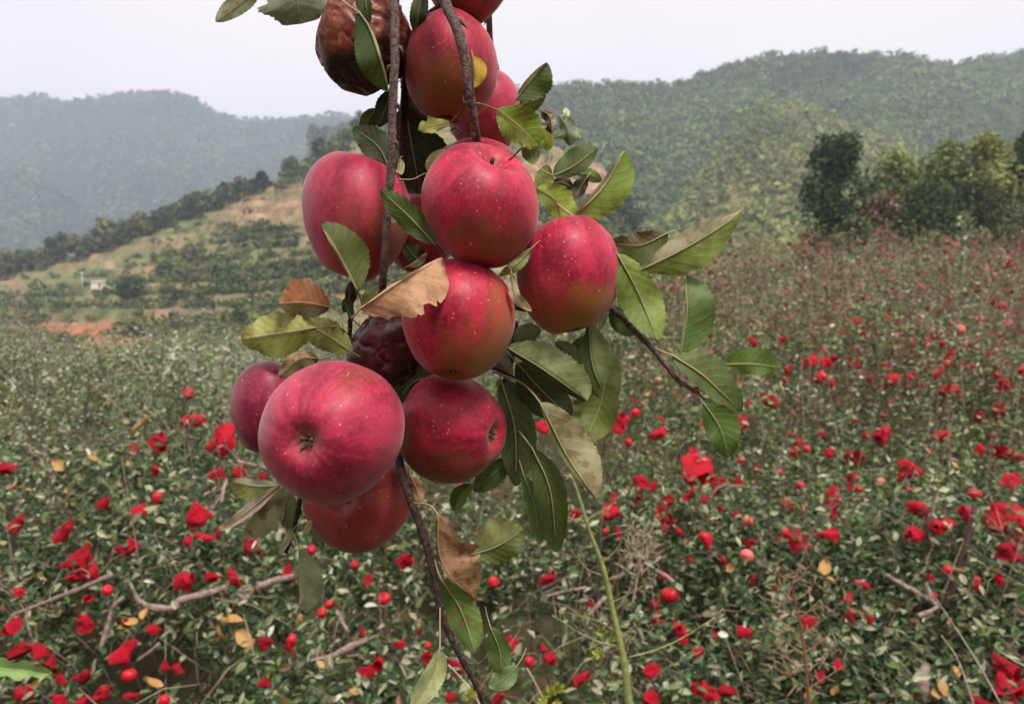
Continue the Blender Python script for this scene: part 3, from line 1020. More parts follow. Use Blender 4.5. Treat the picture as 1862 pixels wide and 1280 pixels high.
BAGS = [bag_mesh(50 + k, k % 2 == 0) for k in range(7)]
APPS = [small_apple_mesh(70 + k) for k in range(3)]
CORALS = [small_apple_mesh(80 + k) for k in range(2)]
for m in BAGS: m.materials.append(M_BAG)
for m in APPS: m.materials.append(M_SMALL)
for m in CORALS: m.materials.append(M_CORAL)
NB = {
    (410, 803): 'large crumpled bright red wrapper just left of the purple apple',
    (348, 765): 'red wrapper with a pale yellow tip, up and left of the large crumpled one',
    (343, 716): 'topmost red fruit on the left, standing alone above the others',
    (365, 937): 'plump rounded red wrapper below the curled pale leaf on the left',
    (117, 967): 'frilly red wrapper alone near the left edge, above the three bunched ones',
    (140, 1022): 'upper red wrapper of the bunch above the long bare branch',
    (340, 1055): 'dark red wrapper right above the crooked bare branch',
    (425, 1050): 'biggest pinkish red wrapper resting at the end of the crooked branch',
    (230, 1182): 'big two-lobed red wrapper low on the left, under the bare branches',
    (45, 1260): 'wide red wrapper in the lower left corner beside the pale green leaf',
    (837, 892): 'round glossy red apple hanging just under the lower right apple of the cluster',
    (1129, 766): 'slanting bright red wrapper right of the olive leaves under the branch',
    (1268, 847): 'wide crumpled red wrapper below the drooping leaf on the right twig',
    (1211, 918): 'spread-out red wrapper right of the green weed top',
    (1283, 978): 'round dark red apple alone right of the weed stem',
    (1600, 795): 'tall bright red wrapper, the highest large one in the right field',
    (1516, 909): 'wide deep red wrapper between two pale seed tufts in the right field',
    (1834, 827): 'bright red wrapper high at the right edge of the field',
    (1709, 958): 'pointed red wrapper left of the dark trunk',
    (1824, 1212): 'upper of two joined red wrappers in the lower right corner',
    (1830, 1245): 'lower of two joined red wrappers in the lower right corner',
    (1000, 1051): 'red wrapper left of the weed stem at half its height',
    (927, 1173): 'star-shaped red wrapper right of the lowest twig',
    (1218, 1082): 'rounded red apple right of the weed stem beside a pale twig',
    (1746, 600): 'pale coral apple alone high in the right field',
    (1358, 1010): 'large coral apple low in the right field',
    (1360, 948): 'smaller pale coral apple just above the large coral one',
    (739, 1018): 'red wrapper seen between the twig and the lowest apple',
    (988, 775): 'crumpled red wrapper seen in the gap between dark hanging leaves',
    (1350, 767): 'ragged red wrapper touching the drooping leaf of the right twig',
    (1475, 656): 'brightest red wrapper of the upper right field',
}
RED = [(410, 803, 60), (385, 810, 34), (348, 765, 36), (343, 716, 28), (283, 855, 28), (400, 862, 28), (437, 859, 30), (477, 865, 20), (15, 852, 30), (20, 886, 25), (246, 812, 17), (290, 800, 28), (288, 905, 30), (365, 937, 42),
       (33, 950, 28), (117, 967, 42), (252, 930, 26), (224, 998, 26), (241, 990, 24), (140, 1022, 44), (140, 1050, 38), (170, 1040, 28), (36, 1075, 20), (195, 1073, 22), (340, 1055, 36), (385, 1050, 28), (425, 1050, 46),
       (25, 1137, 26), (152, 1130, 24), (230, 1130, 20), (282, 1145, 22), (40, 1180, 38), (77, 1187, 28), (230, 1182, 48), (95, 1208, 26), (152, 1230, 28), (235, 1228, 28), (322, 1213, 28), (300, 1210, 24), (45, 1260, 46),
       (187, 1260, 32), (243, 1265, 20), (110, 1276, 22), (150, 1276, 20), (455, 993, 34), (470, 1000, 20), (340, 985, 24), (375, 978, 28), (396, 968, 22), (480, 1170, 30), (531, 1163, 25), (525, 1042, 34), (390, 861, 24),
       (566, 1000, 25), (645, 1027, 22), (670, 1053, 22), (698, 1088, 28), (600, 1098, 25), (837, 892, 29), (739, 1018, 34), (897, 1058, 23), (727, 1172, 25), (689, 1204, 25), (669, 1221, 28), (777, 1192, 26), (829, 1213, 26),
       (927, 1173, 38), (820, 1268, 24), (906, 1266, 28), (762, 1144, 16), (658, 1146, 16), (988, 775, 28), (962, 780, 19), (1129, 766, 40), (1156, 751, 19), (1199, 787, 30), (1268, 847, 52), (1165, 876, 34), (1256, 897, 26),
       (1211, 918, 54), (1117, 907, 20), (1108, 931, 30), (1048, 933, 20), (1211, 945, 26), (1208, 962, 22), (1235, 967, 18), (1283, 978, 29), (1000, 1051, 40), (1218, 1082, 34), (1190, 1100, 27), (1194, 1122, 27),
       (988, 1178, 20), (998, 1197, 25), (1060, 1232, 30), (1270, 1185, 22), (1187, 1218, 28), (1287, 1256, 28), (1187, 1272, 28), (1237, 1146, 30), (1307, 880, 30), (1553, 831, 29), (1600, 795, 50), (1653, 856, 35),
       (1834, 827, 38), (1840, 874, 28), (1782, 815, 22), (1715, 792, 24), (1549, 872, 18), (1432, 915, 29), (1516, 909, 44), (1772, 899, 24), (1756, 934, 37), (1666, 925, 36), (1662, 971, 32), (1709, 958, 38), (1825, 940, 44),
       (1834, 1001, 37), (1850, 956, 28), (1449, 979, 33), (1502, 971, 29), (1543, 1088, 19), (1543, 1116, 19), (1582, 1124, 19), (1356, 1149, 31), (1297, 1159, 21), (1285, 1258, 27), (1319, 1255, 31), (1492, 1229, 19),
       (1824, 1212, 40), (1830, 1245, 38), (1782, 1276, 27), (1770, 1067, 20), (1574, 1065, 16), (1475, 656, 30), (1501, 659, 20), (1518, 651, 18), (1492, 685, 22), (1513, 697, 15), (1726, 651, 26), (1705, 675, 24),
       (1611, 665, 17), (1659, 682, 17), (1620, 690, 24), (1725, 708, 22), (1826, 698, 20), (1834, 588, 18), (1823, 557, 14), (1433, 670, 16), (1398, 728, 25), (1836, 478, 12), (1816, 744, 24), (1350, 767, 26), (1372, 624, 16),
       (1531, 606, 14), (1702, 610, 16), (1746, 600, 21), (1358, 1010, 28), (1360, 948, 24), (1453, 925, 20), (1600, 876, 15)]
ROUND = {(288, 905), (698, 1088), (600, 1098), (837, 892), (1283, 978), (1218, 1082), (1772, 899), (645, 1027), (531, 1163), (897, 1058), (195, 1073), (343, 716), (1156, 751), (566, 1000), (235, 1228), (343, 716)}
CORAL = {(1746, 600), (1358, 1010), (1360, 948), (1600, 876), (1453, 925)}


def zone(px, py):
    if px < 640:
        return 'the left side of the orchard' if py < 1000 else 'the lower left of the orchard'
    if px < 1100:
        return 'the orchard leaves below the cluster'
    if py < 730:
        return 'the upper right field'
    return 'the right side of the orchard' if py < 1010 else 'the lower right of the orchard'


def put_fruit(px, py, size, kind, label, r, lift):
    p = hit(px, py)
    d = np.linalg.norm(p - CAM)
    p = p - (p - CAM) / d * lift
    meshes, nm, cat = {'bag': (BAGS, 'red_wrapper', 'fruit wrapper'), 'apple': (APPS, 'red_apple', 'apple'), 'coral': (CORALS, 'coral_apple', 'apple')}[kind]
    o = link(nm, meshes[r.integers(len(meshes))], loc=p)
    s = size / F * d * (.84 if kind == 'bag' else .82)
    k1 = .32 if kind == 'bag' else .1
    o.scale = (s * r.uniform(1 - k1, 1 + k1), s * r.uniform(1 - k1, 1 + k1), s * r.uniform(1 - k1, 1 + k1))
    o.rotation_euler = (r.normal() * .8 - .25, r.normal() * .8, r.uniform(0, 6.28))
    tag(o, label, cat, {'bag': 'red wrappers scattered through the orchard', 'apple': 'small red apples in the orchard', 'coral': 'coral apples in the orchard'}[kind])
    return o


LM = [(410, 803, 'the crumpled wrapper beside the purple apple'), (365, 937, 'the plump wrapper below the pale curled leaf'), (120, 1068, 'the long straight bare branch'), (310, 1095, 'the crooked bare branch'),
      (490, 1060, 'the thick branch stub'), (205, 1130, 'the thin upright bare twig'), (615, 1188, 'the mossy low branch'), (258, 770, 'the large single yellow leaf'), (425, 1148, 'the trio of yellow leaves'),
      (40, 1215, 'the light green frond'), (548, 1055, 'the hanging pale grey green leaf'), (655, 960, 'the lowest apple'), (775, 990, 'the lowest twig'), (835, 1030, 'the crinkled brown leaf'), (778, 1235, 'the narrow pale leaf at the bottom'),
      (905, 990, 'the olive leaf by the brown one'), (1000, 940, 'the lowest dark hanging leaf'), (1105, 1060, 'the tall green weed stem'), (1135, 1215, 'the foot of the weed stem'), (1005, 1262, 'the lime green sprig'),
      (1160, 1020, 'the pale dry seed tuft'), (1268, 847, 'the wide wrapper under the twig'), (1211, 918, 'the spread-out wrapper by the weed top'), (1455, 1150, 'the dry reddish seed plant'), (1310, 780, 'the leaf drooping off the right twig'),
      (1358, 985, 'the two coral apples'), (1516, 909, 'the wide deep red wrapper'), (1600, 795, 'the tall bright wrapper'), (1750, 1010, 'the dark leaning trunk'), (1650, 1070, 'the peeled broken branch'),
      (1834, 827, 'the bright right-edge wrapper'), (1760, 1180, 'the straw stalks'), (1827, 1228, 'the joined pair of corner wrappers'), (1680, 1240, 'the greyish stump'), (1475, 656, 'the brightest upper right wrapper'),
      (1746, 600, 'the highest coral apple'), (1600, 640, 'the dark green leafy shoot'), (1745, 470, 'the tall pale leafy shoot'), (1370, 667, 'the small leaf farthest right'), (1285, 550, 'the upright green leaf'), (1170, 720, 'the olive leaf under the right apple')]


def direction(dx, dy):
    a = math.degrees(math.atan2(-dy, dx)) % 360
    return ['right of', 'up and right of', 'above', 'up and left of', 'left of', 'down and left of', 'below', 'down and right of'][int((a + 22.5) // 45) % 8]


r = np.random.default_rng(99)
todo = []
shrink = lambda v: v if v < 34 else 34 + (v - 34) * .55
for (x, y, s) in RED:
    kind = 'apple' if (x, y) in ROUND else 'coral' if (x, y) in CORAL else 'bag'
    todo.append((x, y, shrink(s) * .9 if x < 700 else s * 1.05, kind, .035))
for k in range(126):
    if k < 92:
        x, y = r.uniform(1120, 1860), 545 + 540 * r.random() ** 1.4
    else:
        x, y = r.uniform(-40, 1900), r.uniform(830, 1300)
    s = np.interp(y, [560, 800, 1280], [9, 15, 20]) * r.uniform(.7, 1.2)
    kind = 'apple' if r.random() < .35 else 'bag'
    if x < 450 and y < 840: continue
    todo.append((x, y, s, kind, .02))
slots = {}
for i, (x, y, s, kind, lift) in enumerate(todo):
    if (x, y) in NB: continue
    lx, ly, ln = min(LM, key=lambda m: math.hypot(m[0] - x, m[1] - y))
    slots.setdefault((ln, direction(x - lx, y - ly), kind), []).append((math.hypot(lx - x, ly - y), i))
names = {}
for (ln, dr, kind), rows in slots.items():
    for k, (dist, i) in enumerate(sorted(rows)):
        nm = {'bag': 'red wrapper', 'apple': 'round red apple', 'coral': 'coral apple'}[kind]
        sz = todo[i][2]
        adj = 'tiny' if sz < 17 else 'small' if sz < 27 else 'medium' if sz < 35 else 'large'
        if len(rows) == 1:
            names[i] = f'{adj} {nm} {dr} {ln}'
        else:
            o_w = ['nearest', 'second nearest', 'third nearest', 'fourth nearest', 'fifth nearest', 'sixth nearest', 'seventh nearest', 'eighth nearest'][min(k, 7)]
            names[i] = f'{nm} {o_w} {dr} {ln}'
for i, (x, y, s, kind, lift) in enumerate(todo):
    put_fruit(x, y, s, kind, NB.get((x, y)) or names[i], r, lift)
# past the first 300 the far reddish specks are one mass
n = 1300
x = r.uniform(1150, 1900, n)
y = 440 + 300 * r.random(n) ** 1.1
pts = np.array([hit(a, b_, .05) for a, b_ in zip(x, y)])
pts[:, 2] += r.uniform(-.05, .12, n)
dv = r.normal(size=(n, 3)); dv /= np.linalg.norm(dv, axis=1)[:, None]
L = np.linalg.norm(pts - CAM, axis=1) / F * r.uniform(5, 11, n)
V, q, t, cc = leaves_geo(pts, dv, r.normal(size=(n, 3)), L, L * .42, pal(n, [lin(158, 74, 68), lin(146, 96, 84), lin(172, 106, 96), lin(128, 66, 60)], [3, 3, 2, 2], 5), r.uniform(0, .5, n), True)
tag(link('distant_red_leaves', npmesh('distant_red_leaves', V, [q], cc, smooth=False), M_FOL), kind='stuff')

# yellow leaves caught in the orchard
g = G('yellow_leaf')
n1 = g.noise(60, 3, g.obj())
M_YEL = g.pbr(g.mix(g.rng(n1, .35, .65), lin(206, 160, 92), lin(178, 138, 92)), .6, .3, trans=.2)


def flat_leaf_mesh(seed):
    r = np.random.default_rng(seed)
    t = np.linspace(0, 1, 9)
    s = np.linspace(-1, 1, 5)
    T, Sx = np.meshgrid(t, s, indexing='ij')
    wv = np.sin(math.pi * np.clip(T, .0, 1) ** .8) ** .8 * .3 + .01
    V = np.stack((Sx * wv, T - .5, .18 * np.abs(Sx) + .16 * np.sin(T * 3 + seed) + .05 * vn(np.stack((Sx * 2, T * 4, T * 0), -1), seed)), -1)
    i = np.arange(8)[:, None] * 5 + np.arange(4)[None]
    q = np.stack((i, i + 1, i + 6, i + 5), -1).reshape(-1, 4)
    me = npmesh('yellow_leaf', V.reshape(-1, 3), [q])
    me.materials.append(M_YEL)
    return me


YL = [flat_leaf_mesh(k) for k in range(4)]
YLAB = {(258, 770): 'single large yellow leaf left of the red wrappers', (415, 1135): 'bright yellow folded leaf, upper one of the trio below the crooked branch', (441, 1160): 'yellow leaf, lower right one of the trio below the crooked branch',
        (402, 1152): 'yellow leaf, lower left one of the trio below the crooked branch', (510, 1272): 'flat yellow leaf at the bottom edge, left of the twigs', (105, 845): 'small pale yellow leaf on the left side under the field edge'}
YEL = [(258, 770, 36), (105, 845, 25), (165, 835, 18), (415, 1135, 40), (441, 1160, 34), (402, 1152, 26), (510, 1272, 28), (235, 1131, 22), (265, 1118, 20), (545, 1127, 22), (275, 1242, 30), (60, 1245, 20), (1500, 1030, 28), (1712, 1245, 26),
                  (1700, 1262, 18), (1735, 1222, 18), (280, 925, 16), (265, 870, 14), (1510, 1055, 20), (605, 1215, 16), (640, 1258, 20), (1470, 1262, 22), (1520, 1255, 24), (850, 1200, 20), (1330, 1030, 20), (1230, 720, 24), (1180, 715, 14), (160, 990, 14)]
LMY = [m for m in LM if 'yellow' not in m[2]]
yn, ys_ = {}, {}
for i, (x, y, s) in enumerate(YEL):
    lx, ly, ln = min(LMY, key=lambda m: math.hypot(m[0] - x, m[1] - y))
    ys_.setdefault((ln, direction(x - lx, y - ly)), []).append((math.hypot(x - lx, y - ly), i))
for (ln, dr), rows in ys_.items():
    for k, (dist, i) in enumerate(sorted(rows)):
        yn[i] = f'yellowed leaf {dr} {ln}' if len(rows) == 1 else f'yellowed leaf {["nearest", "second nearest", "third nearest", "fourth nearest"][min(k, 3)]} {dr} {ln}'
for i, (x, y, s) in enumerate(YEL):
    p = hit(x, y)
    d = np.linalg.norm(p - CAM)
    p = p - (p - CAM) / d * .05
    o = link('yellow_leaf', YL[r.integers(4)], loc=p)
    sc = s / F * d * 1.05
    o.scale = (sc, sc, sc)
    o.rotation_euler = (r.uniform(.5, 1.4), r.normal() * .4, r.uniform(0, 6.28))
    tag(o, YLAB.get((x, y), yn[i]), 'leaf', 'yellow leaves caught in the orchard')


# bare dead branches lying in the orchard
def px_branch(name, label, segs, lift=.06, m=M_DEAD, cat='branch'):
    """segs: list of (pixels, radii in px); the first is the branch, the others its forks."""
    root = None
    for k, (pp, rr) in enumerate(segs):
        pts = np.array([hit(x, y, lift) for x, y in pp])
        dm = np.linalg.norm(pts - CAM, axis=1).mean()
        yb = np.median(pts[:, 1])
        pts = np.array([CAM + Dy(x, y) * (yb + (p_[1] - yb) * .35) for (x, y), p_ in zip(pp, pts)])
        if root is None:
            root = tag(empty(name, pts[0]), label, cat)
            b0 = pts[0]
        v, q, t = tube(smooth_path(pts - b0, 6), [x / F * dm for x in rr], 8, .25, k)
        link('limb' if k == 0 else 'fork', npmesh('limb', v, [q, t]), m, root)


px_branch('bare_branch', 'long straight bare branch on the lower left with a fork hanging down',
          [([(20, 1118), (95, 1090), (150, 1068), (205, 1044)], [2.2, 3.5, 4]), ([(47, 1106), (50, 1135), (57, 1158)], [2, 1]), ([(25, 1116), (10, 1135)], [2, 1.4])])
px_branch('bare_branch', 'crooked bare branch below the left red wrappers',
          [([(238, 1068), (262, 1100), (315, 1106), (328, 1092), (378, 1078), (412, 1066)], [2.5, 5, 7, 6, 5]), ([(236, 1058), (248, 1085), (258, 1098)], [2, 3])])
px_branch('bare_branch', 'thick bare branch stub with a dark cut end below the big apple', [([(438, 1074), (470, 1066), (505, 1054), (535, 1048)], [8, 7, 5]), ([(436, 1072), (442, 1086), (452, 1090)], [7, 8])])
px_branch('bare_branch', 'thin upright bare twig below the crooked branch', [([(225, 1084), (205, 1105), (195, 1140), (184, 1176)], [3, 3.5, 4])])
px_branch('bare_branch', 'mossy bare branch low between the lowest apple and the bottom edge', [([(560, 1202), (605, 1192), (640, 1174), (668, 1162)], [3, 6, 5]), ([(590, 1196), (598, 1222)], [3, 1.5])])
px_branch('bare_branch', 'short slanting bare twig below a small round red apple', [([(612, 1110), (622, 1130), (634, 1150)], [4, 3])])
px_branch('bare_branch', 'pale short bare twig above the lower left red wrapper pair', [([(250, 1200), (270, 1186), (290, 1170)], [2, 3])])
px_branch('bare_branch', 'pale bare twig left of the weed stem with a broken end', [([(1070, 1118), (1085, 1102), (1100, 1086)], [3, 4]), ([(990, 1085), (1030, 1074), (1065, 1068)], [2, 3])])
px_branch('bare_branch', 'curved pale bare twig right of the weed stem', [([(1192, 1036), (1215, 1050), (1240, 1072)], [3, 4])])
px_branch('bare_branch', 'thin pale twig crossing the right field beside two red wrappers', [([(1290, 905), (1310, 884), (1340, 884), (1385, 887)], [2, 2.5, 2])])
px_branch('bare_branch', 'pale broken branch with a peeled fork in front of the dark trunk', [([(1605, 1042), (1640, 1062), (1668, 1078), (1690, 1090)], [3, 4, 5]), ([(1668, 1120), (1690, 1112), (1706, 1102)], [4, 3]), ([(1684, 1058), (1692, 1085), (1700, 1100)], [3, 5])])
px_branch('orchard_trunk', 'dark leaning trunk on the right with a thinner fork on its left',
          [([(1716, 1110), (1732, 1070), (1752, 1010), (1768, 950), (1772, 920)], [7, 6, 5, 4]), ([(1735, 1052), (1705, 1020), (1690, 985), (1682, 950)], [2.6, 1.8])], -.04, M_DARKBARK, 'trunk')
px_branch('orchard_trunk', 'greyish stump of a trunk in the shade near the lower right edge', [([(1682, 1275), (1678, 1240), (1684, 1205)], [9, 9, 6])], .05, M_DEAD, 'trunk')
px_branch('bare_branch', 'short pale twig near the left edge of the cluster below the purple apple', [([(402, 915), (406, 890), (412, 872)], [3, 3]), ([(385, 925), (402, 900)], [1.5, 1.5])])
px_branch('bare_branch', 'pale thin horizontal twig left of the big apple', [([(430, 838), (462, 846), (490, 852)], [3, 3])])

# ------------------------------------------------------------------ the apples of the cluster
M_STEMDRY = bark_mat('dry_stem', lin(46, 34, 30), lin(96, 74, 60), 900)
M_CALYX = bark_mat('dry_calyx', lin(62, 58, 48), lin(128, 120, 100), 900)


def apple(label, px, py, d, wpx, hpx, axis, m, seed, gdir=(0, 0, -1), gamt=.5, rot=False, stem=True, res=(72, 49), group='apples of the hanging cluster', stem_len=.55, taper=.075):
    """axis: stem-end direction in camera axes (right, up, towards the camera)."""
    r = np.random.default_rng(seed)
    cpos = P(px, py, d)
    nu, nv = res
    PH, TH, q = sphere_grid(nu, nv)
    sp = np.sin(PH)
    cz = np.cos(PH)
    rr = sp ** .92 * (1 + taper * cz - .03 * cz ** 2)
    z = .9 * cz
    z = np.where(cz > 0, z - .36 * np.exp(-(rr / .27) ** 2), z + .2 * np.exp(-(rr / .24) ** 2))
    lob = 1 + .03 * np.cos(5 * TH + seed) * sstep(-cz, .1, .9) + .022 * np.cos(2 * TH + seed * 1.7) + .018 * np.cos(3 * TH + seed)
    V = np.stack((np.cos(TH) * rr * lob, np.sin(TH) * rr * lob, z), -1)
    V = V * (1 + .05 * vn(V * 1.1, seed) + .02 * vn(V * 2.3, seed + 5))[..., None]
    nrm = V / (np.linalg.norm(V, axis=-1)[..., None] + 1e-9)
    if rot:
        nf = 46 if seed == 73 else 20
        N = r.normal(size=(nf, 3))
        N /= np.linalg.norm(N, axis=1)[:, None]
        D = r.uniform(.80, .98, nf)
        dots = nrm @ N.T
        base = np.linalg.norm(V, axis=-1)
        lim = np.where(dots > .25, D / np.maximum(dots, .25), 9)
        kk = 26.0
        soft = -np.log(np.exp(-kk * lim).sum(-1) + np.exp(-kk * 1.06)) / kk
        wob = fbm(V * 2.6, seed + 9, 3)
        crease = np.abs(vn(V * np.array((2.2, 2.2, 3.0)) + wob[..., None] * .6, seed + 12))
        V = nrm * (np.minimum(base, soft) * (1 + .015 * wob - .07 * np.clip(.16 - crease, 0, .16) / .16))[..., None]
    a = np.array(axis, float)
    a /= np.linalg.norm(a)
    ref = np.array((0.1, .2, 1.0)) if abs(a[2]) < .9 else np.array((1.0, 0, 0))
    b1 = np.cross(ref, a); b1 /= np.linalg.norm(b1)
    b2 = np.cross(a, b1)
    Mr = np.stack((b1, b2, a), 1)            # local -> camera axes
    Vc = V.reshape(-1, 3) @ Mr.T
    lo, hi = Vc.min(0), Vc.max(0)
    mid = (lo + hi) / 2
    half = np.array((wpx / 2, hpx / 2, (wpx + hpx) / 4)) / F * d
    sc = half / ((hi - lo) / 2)
    to_world = lambda A: ((np.atleast_2d(A) @ Mr.T - mid) * sc) @ np.stack((RT, UP, -FW))
    Vw = to_world(V.reshape(-1, 3))
    pc = np.stack((np.cos(TH) * 4.2, np.sin(TH) * 4.2, cz * 1.7 + seed * 3.1), -1).reshape(-1, 3)
    gd = np.array(gdir, float)
    gd /= np.linalg.norm(gd)
    blush = .62 - gamt * ((nrm.reshape(-1, 3) @ Mr.T) @ gd) + .22 * fbm(nrm.reshape(-1, 3) * 1.8, seed + 3, 3)  # ripening side; on rotten skins it masks the painted underside shade
    basin = np.clip(np.exp(-(rr / .2) ** 2) * .75, 0, 1).ravel()
    nm = 'rotten_apple' if rot else 'apple'
    root = empty(nm, cpos)
    tag(root, label, 'apple', group)
    link('fruit', npmesh('fruit', Vw, [q], attrs={'pc': pc, 'blush': blush, 'basin': basin}), m, root)
    ztop, zbot = z[0, 0], z[-1, 0]
    if stem:
        lean = r.normal(size=2) * .06
        pth = to_world(smooth_path([(0, 0, ztop - .02), (lean[0], lean[1], ztop + stem_len * .5), (lean[0] * 3, lean[1] * 3, ztop + stem_len)], 5))
        rad = np.mean(half)
        v, q_, t_ = tube(pth, [.03 * rad, .026 * rad, .042 * rad], 8, .2, seed)
        link('stem', npmesh('stem', v, [q_, t_]), M_STEMDRY, root)
    parts = []
    for k in range(5):
        an = k * 1.2566 + r.normal() * .2
        c_, s_ = math.cos(an), math.sin(an)
        curl = r.uniform(.5, 1.1)
        pl = [(c_ * .02, s_ * .02, zbot + .01), (c_ * .08, s_ * .08, zbot - .06 * curl), (c_ * .1 * r.uniform(.3, 1.3), s_ * .1 * r.uniform(.3, 1.3), zbot - .13 * curl)]
        sdv = np.array((-s_, c_, 0)) * .035
        A = np.array([pl[0] - sdv, pl[0] + sdv, pl[1] - sdv * .8, pl[1] + sdv * .8, pl[2]])
        A = np.vstack((A, A + np.array((c_ * .012, s_ * .012, .004))))
        parts.append((to_world(A), np.array([(0, 1, 3, 2), (6, 5, 7, 8), (0, 2, 7, 5), (1, 6, 8, 3)]), np.array([(2, 3, 4), (8, 7, 9), (2, 4, 9), (2, 9, 7), (3, 8, 9), (3, 9, 4)])))
    for k in range(9):
        an = r.uniform(0, 6.28)
        e = (math.cos(an) * .05, math.sin(an) * .05, zbot - .1)
        parts.append(tube(to_world([(0, 0, zbot + .01), e]), [.0003, .0002], 4))
    v, q_, t_ = merge(parts)
    link('calyx', npmesh('calyx', v, [q_, t_]), M_CALYX, root)
    return root


RD, DP, GR = lin(204, 34, 62), lin(158, 20, 46), lin(168, 118, 52)
MA = apple_mat('apple_skin_bright', lin(206, 38, 76), lin(138, 8, 42), lin(166, 116, 50), .2)
MB = apple_mat('apple_skin_pink', lin(200, 54, 86), lin(140, 18, 52), lin(156, 98, 64), .22)
MC = apple_mat('apple_skin_crimson', lin(192, 32, 64), lin(124, 8, 38), lin(138, 94, 42), .18)
MD = apple_mat('apple_skin_purple', lin(160, 36, 72), lin(118, 20, 52), lin(130, 74, 54), .16)
ME = apple_mat('apple_skin_dull', lin(182, 70, 66), lin(152, 48, 50), lin(140, 88, 54), .12)
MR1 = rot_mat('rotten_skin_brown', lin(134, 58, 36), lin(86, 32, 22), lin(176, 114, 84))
MR2 = rot_mat('rotten_skin_maroon', lin(80, 22, 28), lin(46, 14, 18), lin(108, 54, 52))

apple('big round rosy apple at lower left whose dry blossom end faces the viewer', 606, 787, .445, 257, 263, (.16, .04, -1), MB, 3, (.2, -.3, 1), .0, stem=False)
apple('upper middle bright pink apple with its stem hollow showing at top right', 874, 372, .46, 211, 229, (.34, .8, .5), MA, 11, (.1, -1, .1), .42, stem_len=.3)
apple('middle crimson apple with a yellowish right cheek under the upper middle one', 833, 583, .468, 209, 220, (.12, .95, -.25), MA, 15, (.75, -.8, .2), .62, stem=False)
apple('right apple, red on top and olive yellow underneath, beside the leafy right twig', 1033, 502, .485, 187, 212, (-.12, .95, -.05), MA, 22, (-.15, -1, .15), .72, stem=False)
apple('lower right red apple whose blossom end points sideways to the right', 824, 778, .505, 194, 199, (-.93, .1, -.4), MC, 31, (-.45, -1, .1), .62, stem=False)
apple('left apple behind the bark-brown twig, long and tapering to the bottom', 650, 395, .512, 196, 236, (.25, .93, .1), MB, 37, (.5, -.8, .3), .5, stem=False, taper=.17)
apple('dull brick red apple hanging lowest in the cluster', 652, 907, .525, 198, 190, (.1, -.2, -1), ME, 41, (0, -1, 0), .2, stem=False)
apple('small purple red apple half hidden at the left of the big one', 492, 742, .52, 140, 172, (.1, .9, -.2), MD, 45, (0, -1, .1), .15, stem=False)
apple('tall crimson apple at the top with an olive base, behind the second twig', 820, 124, .51, 171, 188, (.08, 1, .05), MC, 52, (-.15, -1, .25), .72, stem=False)
apple('rosy apple peeping out behind the tall top apple on its right', 880, 206, .575, 136, 150, (.1, .9, -.1), MB, 57, (-.2, -1, .1), .5, stem=False)
apple('apple cut off by the top edge above the tall crimson one', 850, -62, .515, 172, 196, (0, 1, 0), MC, 61, (0, -1, .1), .4, stem=False)
apple('apple almost hidden behind the upper middle one, only its top showing', 868, 330, .535, 170, 170, (0, .8, .5), MC, 65, (0, -1, .1), .3, stem=False)
apple('pink apple almost hidden behind the deep green leaf in the middle', 762, 425, .56, 130, 150, (.1, .9, .2), MB, 69, (.2, 1, .2), .3, stem=False)
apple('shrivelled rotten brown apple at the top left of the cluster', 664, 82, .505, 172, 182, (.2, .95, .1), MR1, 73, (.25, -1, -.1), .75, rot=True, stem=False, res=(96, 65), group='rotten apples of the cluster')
apple('wrinkled dark maroon rotten apple wedged in the middle of the cluster', 706, 628, .53, 144, 164, (-.5, .8, .3), MR2, 78, (.5, -1, 0), .6, rot=True, stem=False, res=(96, 65), group='rotten apples of the cluster')

# ------------------------------------------------------------------ the hanging branch: twigs and leaves
branch = tag(empty('hanging_branch', P(760, -40, .48)), 'thin brown apple branch hanging into view with green, pale and withered leaves', 'branch')
B0 = np.array(branch.location)


def twig(pts, radii, m=M_BARK, buds=0, seed=0, name='twig', sides=10):
    """pts: (px, py, depth); radii in px."""
    w_ = np.array([P(*p) for p in pts])
    pth = smooth_path(w_, 9)
    dm = np.mean([p[2] for p in pts])
    rr = [x / F * dm for x in radii]
    parts = [tube(pth, rr, sides, .09, seed)]
    r = np.random.default_rng(seed)
    for k in range(buds):
        i = r.integers(3, len(pth) - 3)
        rad = np.interp(i / len(pth), np.linspace(0, 1, len(rr)), rr)
        sd_ = r.normal(size=3)
        sd_ -= FW * (sd_ @ FW)
        sd_ /= np.linalg.norm(sd_)
        T = pth[i] - pth[i - 1]
        T /= np.linalg.norm(T)
        parts.append(tube([pth[i], pth[i] + sd_ * rad * 1.3, pth[i] + sd_ * rad * 1.8 + T * rad * 1.4], [rad * .75, rad * .5, rad * .1], 7, .2, k))
    v, q, t = merge(parts)
    return link(name, npmesh(name, v - B0, [q, t]), m, branch)


twig([(330, -470, .75), (560, -360, .6), (760, -300, .52), (960, -300, .5), (1250, -380, .58), (1600, -560, .8)], [16, 19, 21, 20, 18, 14], M_BARK, 6, 20, 'bough', 12)
twig([(736, -300, .52), (728, -180, .49), (722, -58, .47)], [12, 10, 8.2], M_BARK, 3, 21)
twig([(790, -300, .515), (792, -180, .48), (800, -58, .46)], [14, 12.5, 11], M_BARK, 3, 22)
twig([(880, -300, .51), (886, -180, .55), (884, -38, .57)], [9, 8, 6.5], M_DARKBARK, 2, 23)
twig([(770, -295, .52), (782, -160, .51), (775, -28, .5)], [9, 8, 7], M_DARKBARK, 2, 24)
twig([(722, -60, .47), (718, 0, .466), (718, 100, .462), (714, 200, .462), (711, 300, .464), (704, 400, .47), (697, 500, .485), (694, 545, .50)], [8.2, 8.2, 7.8, 7.6, 7.4, 7.2], seed=1, buds=6)
